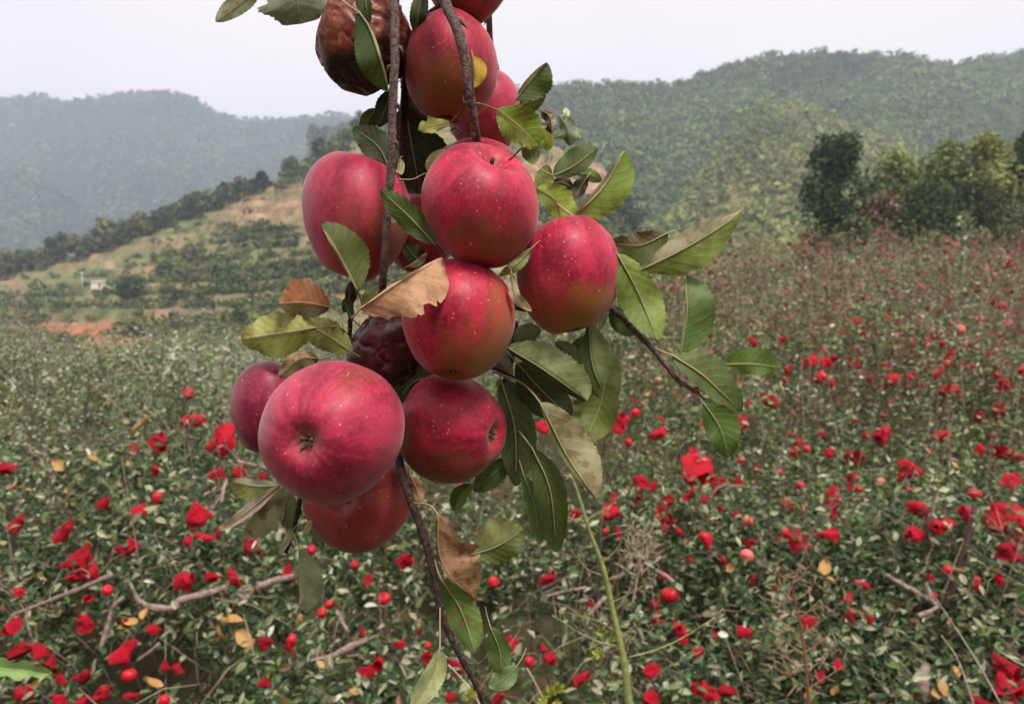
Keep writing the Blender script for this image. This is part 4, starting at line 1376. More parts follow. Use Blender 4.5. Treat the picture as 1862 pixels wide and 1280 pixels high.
twig([(800, -60, .46), (808, 0, .458), (832, 55, .455), (846, 110, .455), (856, 180, .458), (864, 240, .47), (872, 290, .50)], [11, 10.4, 9.4, 8.8, 8.2], seed=2, buds=5)
twig([(884, -40, .57), (889, 30, .57), (892, 80, .57), (903, 125, .57), (905, 175, .58)], [6.5, 6, 5, 4], M_DARKBARK, 4, 3)
twig([(722, 770, .53), (726, 840, .50), (742, 895, .475), (772, 980, .462), (792, 1060, .46), (800, 1110, .46), (818, 1155, .46), (840, 1200, .462), (862, 1240, .465), (885, 1290, .47)], [8.2, 7.8, 7, 6, 4.6, 3.2], M_DARKBARK, 9, 4)
twig([(1040, 530, .53), (1112, 562, .50), (1152, 600, .485), (1192, 640, .48), (1232, 690, .478), (1270, 714, .478)], [7, 5.8, 5.2, 4.6, 3.6], M_BARK, 8, 5)
twig([(552, 880, .52), (544, 915, .51), (535, 960, .505), (520, 1005, .505)], [5, 4.5, 3], M_DARKBARK, 3, 6)
twig([(775, -30, .5), (768, 20, .5), (757, 62, .505), (742, 120, .52), (735, 200, .53), (730, 330, .54)], [7, 7, 8, 8], M_DARKBARK, 3, 7)
twig([(815, -20, .49), (800, 8, .495), (778, 26, .5), (764, 46, .503)], [4, 4, 3.5], M_DARKBARK, 1, 8)
twig([(694, 540, .50), (705, 640, .535), (715, 720, .55), (722, 775, .53)], [8, 8, 9], M_DARKBARK, 0, 9)
twig([(720, 560, .54), (860, 540, .56), (960, 560, .55), (1045, 532, .53)], [8, 7, 7], M_DARKBARK, 0, 10)
twig([(640, 520, .535), (638, 560, .53), (636, 610, .53)], [4, 5, 4], M_DARKBARK, 2, 11)
twig([(885, 665, .52), (915, 676, .51), (945, 694, .50), (975, 718, .49), (990, 742, .485)], [4, 3.5, 3, 2.5], M_DARKBARK, 1, 12)
twig([(938, 585, .545), (934, 640, .54), (915, 700, .54)], [5, 5, 4], M_DARKBARK, 1, 13)


def tint_arr(c):
    return np.array(c, float)


def wprof(t, wide=.45, tip=.74):
    """Half-width along an apple leaf: rounded base, widest before the middle, drawn-out tip."""
    a = np.clip(t / wide, 0, 1)
    b_ = np.clip((1 - t) / (1 - wide), 0, 1)
    return np.where(t < wide, np.sin(a * math.pi / 2) ** .62, np.sin(b_ * math.pi / 2) ** tip)


LEAFN = [0]


def leaf(mid, wl, wr, d, cl, cr=None, zl=0., zr=0., spot=.25, teeth=1.0, stalk=None, rag=0., label=None, wide=.45, tip=.64, bend=0., ripple=1.0, mat=None, stalk_col=(150, 148, 108)):
    """mid: midrib pixels from base to tip; wl / wr: half-widths in px on the left / right of that direction;
    d: depth at the base and at the tip; zl / zr: px by which that edge comes towards the viewer; cl / cr: colour of each side."""
    LEAFN[0] += 1
    seed = LEAFN[0]
    r = np.random.default_rng(1000 + seed)
    d0, d1 = d if isinstance(d, (tuple, list)) else (d, d)
    wl, wr = wl * (1.14 if wl > 12 else 1), wr * (1.14 if wr > 12 else 1)
    cr = cl if cr is None else cr
    nu, nv = 64, 7
    m2 = smooth_path([(x, y, 0) for x, y in mid], 20)[:, :2]
    seg = np.concatenate(([0], np.cumsum(np.linalg.norm(np.diff(m2, axis=0), axis=1))))
    tt = np.linspace(0, 1, nu)
    mp = np.stack([np.interp(tt * seg[-1], seg, m2[:, k]) for k in (0, 1)], -1)
    T = np.gradient(mp, axis=0)
    T /= np.linalg.norm(T, axis=1)[:, None]
    Nl = np.stack((T[:, 1], -T[:, 0]), -1)                   # to the left when walking base -> tip on screen
    s = np.linspace(-1, 1, 2 * nv - 1)
    wp = wprof(tt, wide, tip)
    saw = (tt * seg[-1] / 7.5 + r.random()) % 1.0
    V = np.zeros((nu, len(s), 3))
    uv = np.zeros((nu, len(s), 2))
    col = np.zeros((nu, len(s), 3))
    ragn = fbm(np.stack((tt * 9, tt * 0 + seed, tt * 0), -1), seed, 3)
    dd = d0 + (d1 - d0) * tt
    L = seg[-1]
    ph = r.uniform(0, 6.28, 4)
    bend0, curl0 = r.uniform(-.07, .07), r.uniform(-.3, .22)
    for j, sv in enumerate(s):
        wv = (wl if sv < 0 else wr) * wp
        a = abs(sv)
        edge = a ** 3
        e = 1 + edge * (.095 * teeth * (saw - .5) * np.clip(wp * 2, 0, 1) + rag * np.clip(ragn - .1, -1, .5) * (1 if (wl if sv < 0 else wr) > 12 else .3)) + .05 * a * np.sin(tt * 7 + ph[0] + (sv > 0) * 2)
        w_ = wv * a * e
        sh = a * L * .045                                     # the blade sweeps a little towards the tip
        p2 = mp + Nl * (w_ * (1 if sv < 0 else -1))[:, None] + T * (sh * np.sin(tt * math.pi))[:, None]
        zz = (zl if sv < 0 else zr) * (a ** 1.3) * wp
        wm = (wl + wr) / 2
        zz = zz + ripple * wm * .17 * a ** 1.5 * np.sin(tt * 11 + ph[1] + (sv > 0) * 1.7) + ripple * wm * .05 * np.sin(tt * 6 + ph[2]) + (bend + bend0) * L * np.sin(tt * math.pi) + curl0 * L * sstep(tt, .45, 1.05) ** 1.5
        zz = zz + .028 * wm * a * np.cos((tt - .2 * a ** 1.35) * 8.5 * 2 * math.pi)
        dep = dd - zz / F * dd
        for i in range(nu):
            V[i, j] = P(p2[i, 0], p2[i, 1], dep[i])
        uv[:, j] = np.stack((tt, np.full(nu, sv * .5 + .5)), -1)
        side = cl if sv < 0 else cr
        side = lin(*side) * (np.array((1.3, 1.36, .95)) if side[1] >= side[0] - 2 else 1.12)
        col[:, j] = side * (1 + .12 * vn(np.stack((tt * 4, np.full(nu, sv * 2.0), np.full(nu, seed * 1.7)), -1), seed + 2))[:, None]
    k = len(s)
    i = np.arange(nu - 1)[:, None] * k + np.arange(k - 1)[None]
    q = np.stack((i, i + k, i + k + 1, i + 1), -1).reshape(-1, 4)
    o = link('leaf', npmesh('leaf', V.reshape(-1, 3) - B0, [q], col.reshape(-1, 3), uv.reshape(-1, 2), attrs={'spot': np.full(nu * k, spot)}), mat or M_LEAF, branch)
    if label: o['label'] = label
    # stalk running on as the midrib
    mid3 = V[:, nv - 1]
    back = .0009
    mp3 = mid3[::4] - FW * back
    if stalk:
        pre = np.array([P(x, y, z) for x, y, z in stalk])
    else:
        b0 = mid3[0]
        tb = mid3[0] - mid3[3]
        tb /= np.linalg.norm(tb)
        ln = min(18, .25 * L) / F * d0
        pre = np.array([b0 + tb * ln * 1.6 + FW * .012, b0 + tb * ln * .8 + FW * .004])
    pth = np.vstack((smooth_path(np.vstack((pre, mid3[:1])), 6)[:-1], mp3[:-1]))
    n0 = len(pth) - len(mp3) + 1
    rb = np.clip(L * .011, .9, 1.9) / F * d0
    rr = np.concatenate((np.full(max(n0, 1), rb), np.linspace(rb, rb * .3, len(pth) - max(n0, 1))))
    v, q2, t2 = tube(pth, rr, 6)
    sc = lin(*stalk_col)
    link('leaf_stalk', npmesh('leaf_stalk', v - B0, [q2, t2], np.repeat(sc[None], len(v), 0)), M_STALK, o)
    return o


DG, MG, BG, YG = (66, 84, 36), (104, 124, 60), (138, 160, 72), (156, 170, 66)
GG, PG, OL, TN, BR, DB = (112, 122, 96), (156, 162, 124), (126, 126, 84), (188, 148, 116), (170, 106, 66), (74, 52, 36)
BK = (38, 44, 30)  # near-black leaf colour with the deep shade of the cluster painted in
# top
leaf([(476, -34), (444, 2), (392, 40)], 16, 20, .52, GG, (128, 128, 110), spot=.5)
leaf([(524, -80), (536, -20), (548, 44)], 52, 56, .50, (112, 118, 104), (104, 112, 96), spot=.2, rag=.25, tip=.36, wide=.6, label='broad grey green leaf seen from below at the top edge')
leaf([(655, -40), (664, 0), (672, 44)], 10, 16, .455, DG, (70, 82, 46))
leaf([(652, 22), (672, 52), (690, 105), (707, 167)], 4, 36, .445, PG, (62, 80, 40), zr=-6, stalk=[(606, -14, .455), (630, 8, .45)], spot=.1)
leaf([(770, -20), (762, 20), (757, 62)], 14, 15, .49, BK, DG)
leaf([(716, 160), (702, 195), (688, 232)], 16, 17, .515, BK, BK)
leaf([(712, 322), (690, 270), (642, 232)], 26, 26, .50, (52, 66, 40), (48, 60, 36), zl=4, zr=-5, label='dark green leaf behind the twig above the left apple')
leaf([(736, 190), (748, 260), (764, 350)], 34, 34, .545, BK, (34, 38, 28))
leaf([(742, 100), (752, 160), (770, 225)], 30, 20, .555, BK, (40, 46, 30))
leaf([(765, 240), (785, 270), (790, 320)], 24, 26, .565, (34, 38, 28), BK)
leaf([(818, 224), (792, 230), (760, 236)], 11, 18, .47, (172, 172, 112), (150, 154, 92), rag=.35, spot=.5, stalk=[(848, 186, .452), (836, 206, .46)], stalk_col=(140, 96, 66), label='small pale yellow green leaf with torn edge')
leaf([(859, 100), (864, 128), (862, 160)], 18, 3, .452, (204, 168, 44), (170, 150, 60), spot=.15, teeth=.3, label='small bright yellow leaf beside the second twig')
leaf([(938, 182), (963, 150), (995, 114)], 8, 34, .50, (176, 170, 128), (72, 88, 48), zl=10, zr=-10)
leaf([(942, 196), (966, 182), (992, 170)], 12, 18, .51, (82, 98, 54), (96, 112, 60))
leaf([(904, 200), (940, 228), (980, 268)], 34, 28, .49, (112, 134, 44), (136, 152, 84), zl=6, zr=-6, stalk=[(852, 186, .455), (878, 190, .47)], stalk_col=(150, 130, 70), label='bright yellow green leaf right of the rosy apple')
leaf([(950, 258), (964, 276), (970, 300)], 14, 14, .50, (88, 104, 50))
leaf([(984, 202), (1000, 214), (1004, 244)], 9, 13, .51, (178, 158, 134), (62, 46, 36), rag=.4, ripple=2.5, spot=.8, label='twisted dead brown leaf end')
leaf([(1016, 210), (1030, 232), (1036, 266)], 17, 12, .51, (142, 152, 146), (86, 100, 80), ripple=2, spot=.1, stalk=[(996, 196, .53), (1008, 202, .52)])
leaf([(1024, 216), (1030, 206), (1028, 196)], 7, 6, .51, (214, 214, 202), spot=0)
leaf([(1006, 320), (1042, 303), (1086, 269)], 27, 16, .495, (74, 92, 44), (62, 78, 40), zl=-6, zr=5, stalk=[(970, 292, .52), (985, 308, .505)], stalk_col=(176, 170, 120), label='dark green cupped leaf right of the upper middle apple')
leaf([(1043, 394), (1096, 342), (1136, 274)], 9, 42, .485, (186, 178, 148), (118, 136, 66), zl=10, zr=-8, stalk=[(982, 338, .51), (1010, 368, .50)], stalk_col=(186, 178, 130), label='long bright green leaf curling up on the right')
leaf([(976, 342), (1008, 362), (1046, 398)], 25, 22, .50, (138, 152, 62), (122, 138, 58), stalk=[(950, 318, .53), (962, 330, .515)], label='yellow green leaf between the two right apples')
leaf([(1006, 334), (1022, 332), (1042, 342)], 12, 14, .53, (54, 44, 32), (60, 50, 36))
leaf([(1068, 322), (1056, 340), (1046, 362)], 12, 13, .53, (48, 44, 32))
leaf([(996, 300), (990, 330), (1000, 372)], 18, 16, .54, (120, 132, 76), (132, 140, 84))
leaf([(1168, 490), (1245, 452), (1318, 408), (1352, 380)], 24, 38, .475, (178, 168, 136), (112, 124, 66), zl=4, zr=-10, rag=.12, tip=1.15, wide=.42, label='long leaf with a pinkish pale upper half pointing right')
leaf([(1214, 424), (1164, 446), (1108, 442)], 34, 22, .50, (78, 88, 48), (104, 92, 56), rag=.2, ripple=1.6, label='dark leaf with a wavy tan edge above the long pale one')
leaf([(1122, 462), (1160, 532), (1196, 620)], 33, 33, .475, (120, 134, 66), (108, 124, 62), zl=-4, zr=5, stalk=[(1090, 430, .53), (1104, 444, .50)], label='broad green leaf against the right apple')
leaf([(1110, 562), (1136, 588), (1158, 608)], 22, 20, .50, (82, 100, 50), (72, 90, 46))
leaf([(1236, 644), (1248, 575), (1248, 500)], 3, 48, .478, (166, 168, 128), (84, 106, 60), zr=-10, stalk=[(1228, 658, .48), (1232, 650, .478)], label='upright green leaf on the right twig')
leaf([(1222, 646), (1275, 680), (1313, 715), (1349, 747)], 36, 20, .476, (102, 116, 82), (84, 100, 62), zl=-5, zr=8, stalk=[(1190, 632, .48), (1206, 640, .478)], stalk_col=(178, 160, 104), label='grey green leaf with strong side veins near the tip of the right twig')
leaf([(1317, 662), (1366, 662), (1421, 668)], 29, 16, .485, (82, 104, 48), (92, 112, 54), stalk=[(1290, 672, .49), (1304, 668, .487)], label='small green leaf farthest to the right')
leaf([(1280, 734), (1308, 776), (1325, 832)], 32, 24, .474, (76, 98, 44), (70, 92, 44), zl=4, stalk=[(1268, 716, .478), (1274, 726, .476)], label='dark green leaf hanging from the tip of the right twig')
# under the right apple
leaf([(922, 632), (985, 670), (1068, 729)], 44, 12, .475, (146, 154, 122), (62, 74, 44), zl=-5, zr=-14, tip=.42, wide=.5, stalk=[(884, 610, .53), (902, 620, .50)], label='large grey green leaf with a rounded tip under the right apple')
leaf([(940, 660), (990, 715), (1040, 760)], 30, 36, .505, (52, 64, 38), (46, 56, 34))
leaf([(1070, 590), (1076, 660), (1096, 712), (1110, 748)], 42, 14, .495, (136, 146, 110), (70, 84, 50), zl=-6, zr=6, stalk=[(1052, 560, .53), (1062, 574, .51)], label='grey green leaf hanging behind the right apple')
leaf([(1100, 690), (1090, 740), (1064, 802)], 34, 40, .50, (102, 112, 52), (96, 104, 54), zr=-5, stalk=[(1100, 655, .52), (1102, 672, .51)], spot=.3, label='olive leaf hanging below the right apple')
leaf([(936, 625), (958, 606), (984, 600)], 16, 18, .53, (118, 128, 106), (104, 116, 92))
leaf([(1010, 622), (1030, 640), (1046, 664)], 16, 14, .525, (122, 130, 104), (100, 110, 84))
leaf([(896, 652), (914, 664), (930, 690)], 13, 14, .52, (150, 140, 116), (124, 120, 92), spot=.5)
leaf([(982, 732), (1003, 774), (1035, 836), (1084, 906)], 48, 9, .478, (158, 150, 112), (96, 98, 66), zl=-6, zr=6, tip=.6, stalk=[(896, 676, .515), (944, 694, .495), (968, 714, .485)], stalk_col=(150, 140, 96), spot=.45, label='long tan olive leaf drooping in the middle')
leaf([(912, 695), (936, 780), (938, 884)], 34, 26, .51, (74, 86, 54), (58, 70, 44), label='dark drooping leaf right of the lower right apple')
leaf([(968, 815), (1000, 890), (1012, 1004)], 26, 28, .49, (70, 88, 48), (64, 80, 44), zl=4, zr=-4, stalk=[(930, 770, .53), (950, 792, .50)], label='long dark green leaf hanging lowest in the middle')
leaf([(952, 862), (972, 920), (982, 990)], 16, 15, .50, (96, 112, 72), (80, 98, 58))
leaf([(926, 832), (896, 862), (860, 892)], 20, 18, .515, (64, 84, 44), (76, 94, 50))
leaf([(966, 452), (942, 478), (908, 502)], 12, 10, .452, (140, 152, 96), (170, 168, 124), ripple=2.0, label='twisted pale leaf between the three right apples')
leaf([(930, 496), (938, 538), (967, 566)], 10, 10, .45, (182, 174, 120), (206, 186, 156), ripple=2.2, rag=.3)
# lower twig
leaf([(797, 936), (798, 1000), (818, 1046), (863, 1088)], 58, 5, .452, (182, 140, 104), (150, 110, 80), zl=-4, rag=.35, ripple=2.2, spot=.6, tip=.6, stalk=[(752, 914, .462), (780, 918, .456)], stalk_col=(160, 138, 92), label='crinkled brown dead leaf on the lower twig')
leaf([(860, 1007), (905, 992), (952, 962)], 44, 28, .47, (118, 122, 86), (82, 92, 48), zl=-5, tip=.6, label='olive leaf right of the crinkled brown one')
leaf([(802, 1052), (838, 1108), (864, 1186)], 28, 26, .472, (92, 112, 62), (80, 100, 54), spot=.5, label='holed green leaf along the lower twig')
leaf([(800, 1178), (786, 1222), (746, 1292)], 24, 14, .452, (178, 180, 150), (150, 156, 122), zl=4, stalk=[(800, 1088, .46), (800, 1130, .456)], stalk_col=(170, 160, 120), spot=.15, label='narrow pale leaf at the bottom edge')
leaf([(940, 1210), (918, 1232), (888, 1248)], 18, 16, .485, (132, 150, 124), (112, 130, 104))
leaf([(892, 1140), (908, 1180), (912, 1232)], 18, 20, .49, (78, 98, 56), (66, 86, 48))
leaf([(748, 866), (758, 888), (766, 912)], 13, 12, .48, (168, 128, 92), (140, 104, 76), spot=.6)
twig([(838, 1192, .462), (856, 1206, .46), (876, 1202, .458), (888, 1186, .458)], [1.8, 1.6, 1.2], M_STALK and M_BARK, 0, 40, 'tendril', 6)
# lower left
leaf([(510, 880), (458, 924), (404, 964)], 10, 12, .497, (196, 172, 150), (184, 164, 142), zl=6, spot=.2, tip=.6, label='pale pinkish curled leaf under the small purple apple')
leaf([(506, 884), (470, 930), (440, 976)], 40, 6, .503, (142, 140, 118), (150, 146, 126), spot=.6, tip=.7)
leaf([(508, 882), (462, 882), (416, 872)], 26, 12, .507, (112, 116, 74), (150, 146, 122), spot=.5, stalk_col=(170, 160, 130))
leaf([(502, 880), (520, 915), (526, 962)], 18, 22, .51, (118, 124, 100), (102, 110, 86))
leaf([(544, 998), (546, 1055), (553, 1114)], 38, 4, .495, (132, 140, 118), (150, 152, 130), zl=-5, stalk=[(532, 965, .505), (540, 985, .498)], stalk_col=(176, 166, 132), label='pale grey green leaf hanging at lower left')
leaf([(534, 962), (520, 985), (508, 1006)], 7, 7, .497, (168, 170, 150), ripple=2)
leaf([(568, 944), (560, 960), (550, 978)], 5, 6, .50, (190, 188, 160), ripple=2)
# left side
leaf([(600, 558), (550, 550), (507, 552)], 27, 38, .49, (92, 82, 50), (172, 108, 68), zr=-4, rag=.12, spot=.4, stalk=[(645, 584, .52), (622, 570, .505)], stalk_col=(176, 140, 100), label='rusty brown leaf pointing left in the middle of the cluster')
leaf([(576, 596), (510, 606), (438, 616)], 36, 34, .493, (112, 118, 64), (164, 164, 112), zl=-6, spot=.35, tip=.55, rag=.1, label='pale yellow green leaf at the left of the cluster')
leaf([(640, 640), (600, 612), (548, 584)], 26, 24, .505, (116, 120, 68), (128, 130, 78), spot=.4)
leaf([(580, 652), (546, 652), (506, 684)], 24, 14, .485, (96, 88, 54), (164, 140, 104), ripple=1.8, spot=.5, rag=.15, stalk=[(640, 640, .50), (610, 646, .49)], stalk_col=(150, 130, 92), label='folded olive brown leaf above the small purple apple')
leaf([(650, 528), (622, 472), (582, 406)], 4, 44, .462, (150, 150, 92), (84, 94, 50), zr=-6, stalk=[(660, 560, .49), (656, 545, .475)], label='dark green leaf lying over the left apple')
leaf([(792, 446), (748, 398), (692, 346)], 21, 21, .448, (66, 86, 34), (72, 92, 38), zl=-3, zr=3, stalk=[(812, 466, .475), (800, 454, .455)], label='deep green leaf crossing the first twig')
leaf([(772, 482), (752, 464), (736, 442)], 14, 18, .485, (56, 70, 42), (60, 74, 44))
leaf([(742, 484), (758, 478), (776, 460)], 5, 8, .478, (190, 192, 158), ripple=2)
leaf([(744, 410), (722, 402), (700, 398)], 5, 8, .475, (176, 164, 118), (160, 150, 104))
leaf([(655, 562), (728, 512), (804, 468)], 4, 56, .424, (206, 168, 132), (204, 156, 118), zr=6, rag=.42, teeth=.2, ripple=1.8, tip=.4, wide=.55, spot=.25, stalk=[(640, 578, .48), (648, 570, .462)], stalk_col=(200, 176, 140), label='curled peach tan dead leaf draped over the rotten apple')
leaf([(694, 514), (676, 532), (658, 556)], 12, 12, .50, (140, 150, 108), (120, 132, 90))
leaf([(620, 590), (606, 580), (590, 572)], 9, 9, .51, (206, 206, 190), spot=0)
leaf([(626, 600), (624, 584), (630, 568)], 7, 8, .505, (160, 172, 150), spot=.1)
leaf([(642, 580), (632, 562), (626, 542)], 10, 11, .515, (54, 66, 40))
leaf([(782, 318), (790, 296), (812, 274)], 14, 14, .50, (128, 126, 92), (112, 112, 80), stalk=[(722, 326, .475), (750, 326, .48), (772, 316, .49)], stalk_col=(176, 160, 134))
leaf([(728, 288), (728, 302), (730, 318)], 8, 8, .50, (196, 190, 140), spot=.3, teeth=.2)
leaf([(690, 480), (682, 460), (690, 430)], 12, 10, .50, (60, 70, 44), (52, 60, 38))
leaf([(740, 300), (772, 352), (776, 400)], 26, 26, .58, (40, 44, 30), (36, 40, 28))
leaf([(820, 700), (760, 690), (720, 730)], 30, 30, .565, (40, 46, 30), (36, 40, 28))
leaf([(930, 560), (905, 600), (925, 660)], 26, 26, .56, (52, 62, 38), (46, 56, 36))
leaf([(1085, 606), (1090, 560), (1120, 540)], 18, 18, .52, (92, 104, 60), (84, 98, 56))

for mid, wl, wr, d, cl, cr in [
        ([(1010, 250), (1032, 244), (1056, 252)], 12, 12, .535, BG, MG), ([(975, 232), (992, 250), (996, 276)], 13, 12, .53, YG, BG), ([(1000, 380), (1022, 392), (1040, 412)], 14, 14, .545, BG, YG),
        ([(1048, 316), (1072, 318), (1094, 330)], 12, 12, .54, MG, DG), ([(1140, 450), (1164, 470), (1176, 500)], 14, 14, .515, DG, MG), ([(1070, 610), (1050, 640), (1036, 676)], 16, 16, .535, MG, DG),
        ([(905, 690), (930, 720), (938, 760)], 18, 18, .54, DG, MG), ([(1000, 690), (1012, 730), (1006, 776)], 20, 18, .53, MG, DG), ([(960, 760), (948, 800), (952, 846)], 18, 18, .525, DG, MG),
        ([(640, 610), (612, 620), (588, 612)], 14, 14, .53, OL, MG), ([(660, 500), (640, 530), (636, 560)], 12, 12, .535, DG, BK), ([(560, 930), (580, 960), (586, 996)], 13, 13, .53, MG, GG),
        ([(858, 880), (836, 900), (826, 930)], 14, 13, .53, MG, DG), ([(690, 200), (672, 216), (662, 244)], 14, 14, .53, BK, DG), ([(800, 280), (786, 300), (784, 330)], 14, 14, .55, BK, DG)]:
    leaf(mid, wl, wr, d, cl, cr)

# dry curls of last spring's stalks tied round the second twig
for k, pts in enumerate([[(848, 178, .448), (858, 168, .447), (850, 160, .45), (842, 172, .455), (846, 190, .45), (856, 184, .447)], [(846, 186, .449), (836, 208, .455), (822, 222, .465)],
                         [(820, 238, .46), (828, 232, .458), (838, 240, .458), (830, 248, .46), (822, 242, .462)], [(925, 292, .437), (935, 284, .436), (945, 272, .437), (958, 268, .44)],
                         [(940, 278, .437), (950, 266, .438), (944, 258, .44)], [(1268, 712, .478), (1276, 722, .476), (1284, 726, .475)], [(1262, 706, .478), (1274, 704, .476), (1282, 712, .475)]]):
    twig(pts, [1.9, 1.6, 1.2], M_STEMDRY, 0, 60 + k, 'dry_curl', 6)

# ------------------------------------------------------------------ weeds and grass stalks between the cluster and the orchard


def stalk_plant(name, label, cat, d, stem_pts, stem_r, col, sides=(), leaves=(), flecks=None, seed=0):
    r = np.random.default_rng(seed)
    b = P(stem_pts[-1][0], stem_pts[-1][1], d)
    root = tag(empty(name, b), label, cat)
    mk = lambda pts: np.array([P(x, y, d + (z[0] if z else 0)) for x, y, *z in pts]) - b
    v, q, t = tube(smooth_path(mk(stem_pts), 7), [x / F * d for x in stem_r], 9, .12, seed)
    link('stem', npmesh('stem', v, [q, t], lin(*col) * (1 + .15 * vn(v * 60, 3))[:, None]), M_STEM, root)
    for k, (pts, rr, c) in enumerate(sides):
        p = smooth_path(mk(pts), 6)
        parts = [tube(p, [x / F * d for x in rr], 6, .1, k)]
        if flecks:
            nf, fs = flecks
            for j in range(nf):
                i = r.integers(len(p) // 3, len(p))
                e = r.normal(size=3) * fs * 1.6 / F * d + (0, 0, fs * .5 / F * d)
                parts.append(tube([p[i], p[i] + e * .6, p[i] + e], [.5 / F * d, .8 / F * d, 1.4 / F * d, .3 / F * d], 5))
        v, q, t = merge(parts)
        link('side_stem', npmesh('side_stem', v, [q, t], lin(*c) * (.8 + .5 * r.random((len(v), 1)))), M_STEM, root)
    for (x, y, s, a, c) in leaves:
        bp = mk([(x, y)])[0]
        dv = RT * math.cos(a) + UP * math.sin(a) - FW * .3
        dv /= np.linalg.norm(dv)
        n = 5
        an = a + np.linspace(-1.3, 1.3, n)
        D_ = RT * np.cos(an)[:, None] + UP * np.sin(an)[:, None] - FW * (.25 + .2 * r.random((n, 1)))
        L = np.array([.6, .85, 1, .85, .6]) * s / F * d
        V, q, t, cc = leaves_geo(np.repeat(bp[None], n, 0), D_ / np.linalg.norm(D_, axis=1)[:, None], np.repeat(-FW[None], n, 0) + r.normal(size=(n, 3)) * .2, L, L * .3, np.repeat(lin(*c)[None], n, 0), np.full(n, .2), True)
        link('leaf', npmesh('leaf', V, [q], cc, smooth=False), M_FOL, root)
    return root


ST, SD = (150, 156, 92), (140, 136, 92)
stalk_plant('tall_weed', 'tall green weed stem with wiry dry side shoots rising right of centre', 'weed', 1.25,
            [(1040, 868), (1052, 900), (1072, 965), (1096, 1030), (1110, 1090), (1122, 1145), (1134, 1200), (1146, 1300)], [1.8, 2.8, 3.8, 4.8, 5.4, 6.6, 8], ST,
            [([(1042, 872), (1034, 866), (1030, 872)], [2, 1.5], (190, 176, 150)),
             ([(1066, 945), (1090, 930), (1115, 915), (1135, 890)], [1.2, 1, .7], (150, 146, 100)),
             ([(1066, 948), (1030, 940), (1010, 925)], [1.2, 1, .7], (170, 130, 110)),
             ([(1096, 1022), (1120, 1000), (1140, 965), (1150, 940)], [1.4, 1, .7], SD),
             ([(1094, 1045), (1070, 1036), (1050, 1015), (1030, 990)], [1.4, 1, .7], SD),
             ([(1112, 1095), (1140, 1082), (1170, 1065), (1195, 1045)], [1.5, 1.1, .7], SD),
             ([(1122, 1150), (1090, 1130), (1055, 1160 - 40), (1020, 1110)], [1.5, 1.2, .7], SD),
             ([(1128, 1176), (1085, 1165), (1045, 1145), (1005, 1118)], [1.8, 1.4, .8], (150, 150, 104)),
             ([(1142, 1195), (1190, 1182), (1240, 1160), (1300, 1122)], [1.8, 1.4, .9], (168, 162, 110)),
             ([(1128, 1165), (1112, 1140), (1102, 1120)], [1.5, 1], (130, 110, 84)),
             ([(1138, 1190), (1146, 1160), (1150, 1140)], [1.3, .8], (140, 120, 90)),
             ([(1120, 1110), (1136, 1090), (1146, 1068)], [1.3, .8], (150, 130, 96))],
            [(1098, 1152, 20, 2.2, (150, 160, 74)), (1090, 1190, 18, 2.6, (160, 170, 72)), (1112, 1165, 14, 1.7, (140, 152, 76)), (1120, 1240, 20, 3.9, (150, 168, 120))], (7, 7), 1)
stalk_plant('dry_weed', 'dry reddish brown seed plant standing low in the right field', 'weed', 2.1,
            [(1438, 1040), (1445, 1090), (1458, 1150), (1466, 1220), (1472, 1300)], [1.5, 2.2, 3, 3.5], (136, 96, 76),
            [([(1440 + i * 5, 1060 + i * 32), (1440 + i * 5 + s_ * 18, 1048 + i * 32), (1440 + i * 5 + s_ * (30 + 6 * i), 1030 + i * 30)], [1.2, .9, .6], (168, 136, 104)) for i in range(7) for s_ in (-1, 1)], (), (10, 8), 2)
stalk_plant('dry_weed', 'pale dry seed tuft right of the tall green weed', 'weed', 1.7,
            [(1172, 960), (1168, 1000), (1160, 1045), (1150, 1100)], [1.2, 1.8, 2], (170, 150, 124),
            [([(1170 - i * 3, 975 + i * 14), (1170 - i * 3 + s_ * 12, 968 + i * 14), (1170 - i * 3 + s_ * (20 + 2 * i), 952 + i * 15)], [1, .8, .5], (184, 160, 136)) for i in range(6) for s_ in (-1, 1)], (), (9, 7), 3)
stalk_plant('lime_sprig', 'lime green young sprig at the bottom edge left of the weed stem', 'plant', 1.1,
            [(958, 1214), (975, 1245), (990, 1275), (1000, 1300)], [1.4, 2, 2], (178, 160, 128), (),
            [(1002, 1262, 24, 1.9, (156, 166, 66)), (1012, 1252, 20, .7, (150, 160, 70)), (994, 1268, 18, 3.1, (164, 168, 68)), (1008, 1274, 18, 5.6, (166, 158, 72))], None, 4)
stalk_plant('lime_sprig', 'tiny lime green sprig under the lowest leaf of the branch', 'plant', .9,
            [(815, 1208), (838, 1232), (862, 1262), (880, 1300)], [1.3, 1.6, 2], (196, 184, 150), (), [(856, 1262, 17, .9, (172, 178, 64)), (852, 1268, 14, 2.4, (160, 168, 68))], None, 5)
d = 1.05
b = P(-60, 1216, d)
root = tag(empty('pale_green_leaf', b), 'light green lobed leaf poking in at the lower left edge', 'leaf')
t = np.linspace(0, 1, 40)
sx = np.linspace(-1, 1, 9)
V = np.zeros((40, 9, 3))
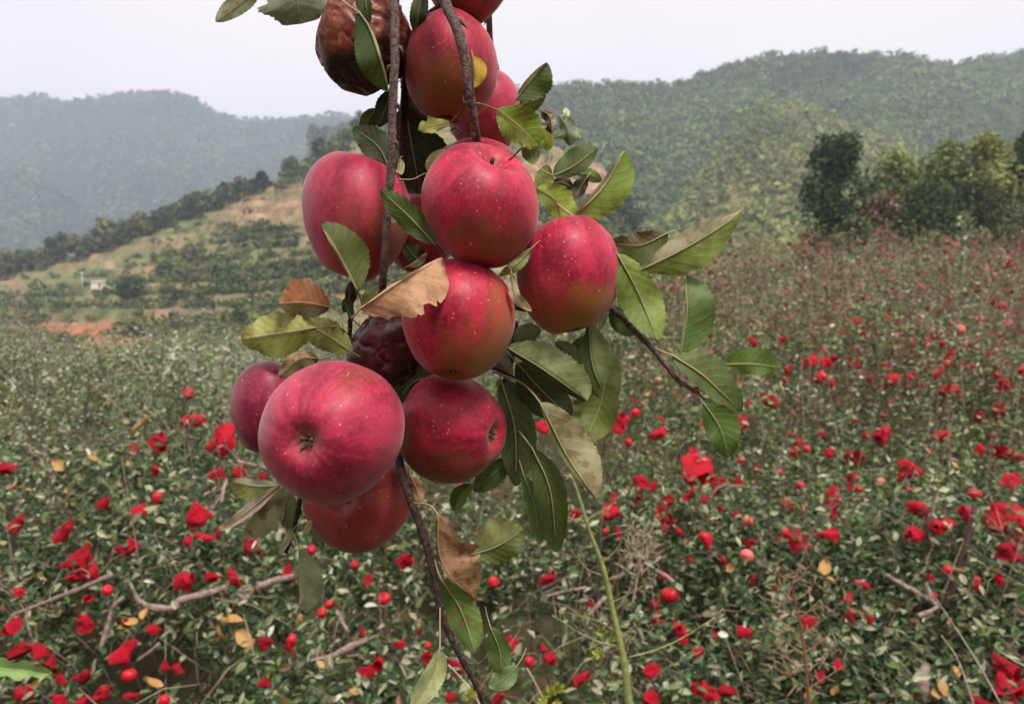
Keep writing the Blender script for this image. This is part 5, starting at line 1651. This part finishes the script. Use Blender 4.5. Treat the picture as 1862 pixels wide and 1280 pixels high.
for j, sv in enumerate(sx):
    wv = (np.sin(math.pi * np.clip(t * .96 + .04, 0, 1) ** .9) ** .6) * (17 + 4.5 * np.sin(t * 21 + (2 if sv > 0 else 0)) * abs(sv))
    for i in range(40):
        V[i, j] = P(-60 + 148 * t[i] + abs(sv) * 7, 1214 + 9 * t[i] ** 2 + sv * wv[i], d - .006 * abs(sv) - .01 * math.sin(t[i] * 4)) - b
i = np.arange(39)[:, None] * 9 + np.arange(8)[None]
q = np.stack((i, i + 1, i + 10, i + 9), -1).reshape(-1, 4)
cc = lin(142, 172, 104) * (1 + .2 * fbm(V.reshape(-1, 3) * 60, 4, 3))[:, None]
link('blade', npmesh('blade', V.reshape(-1, 3), [q], cc), M_FOL, root)
v, q, t_ = tube(V[::3, 4] - FW * .001, [1.6 / F * d, .5 / F * d], 5)
link('midrib', npmesh('midrib', v, [q, t_], np.repeat(lin(176, 196, 140)[None], len(v), 0)), M_STEM, root)
for k, (pts, lab) in enumerate([([(1688, 1068), (1730, 1130), (1775, 1200), (1822, 1284)], 'longest pale straw stalk slanting down at lower right'),
                                ([(1712, 1155), (1742, 1200), (1772, 1284)], 'shorter pale straw stalk left of the longest one'),
                                ([(1812, 1180), (1840, 1198), (1874, 1216)], 'short straw stalk crossing the red wrappers at lower right')]):
    d = 1.6
    b = P(*pts[-1], d)
    v, q, t = tube(smooth_path(np.array([P(x, y, d) for x, y in pts]) - b, 8), [.8 / F * d, 1.3 / F * d, 1.5 / F * d], 6, .1, k)
    o = link('straw_stalk', npmesh('straw_stalk', v, [q, t], np.repeat(lin(206, 196, 178)[None], len(v), 0)), M_STEM, loc=b)
    tag(o, lab, 'straw')

# ------------------------------------------------------------------ haze
hz = bpy.data.materials.new('haze')
hz.use_nodes = True
hz.node_tree.nodes.clear()
ho = hz.node_tree.nodes.new('ShaderNodeOutputMaterial')
hv = hz.node_tree.nodes.new('ShaderNodeVolumePrincipled')
hv.inputs['Color'].default_value = (.70, .81, 1.0, 1)
hv.inputs['Density'].default_value = .0007
hv.inputs['Anisotropy'].default_value = 0.0
hz.node_tree.links.new(hv.outputs[0], ho.inputs['Volume'])
v, q, t = box(-2700, 2700, -900, 3700, -63.5, 420)
tag(link('haze', npmesh('haze', v, [q], smooth=False), hz), kind='stuff')
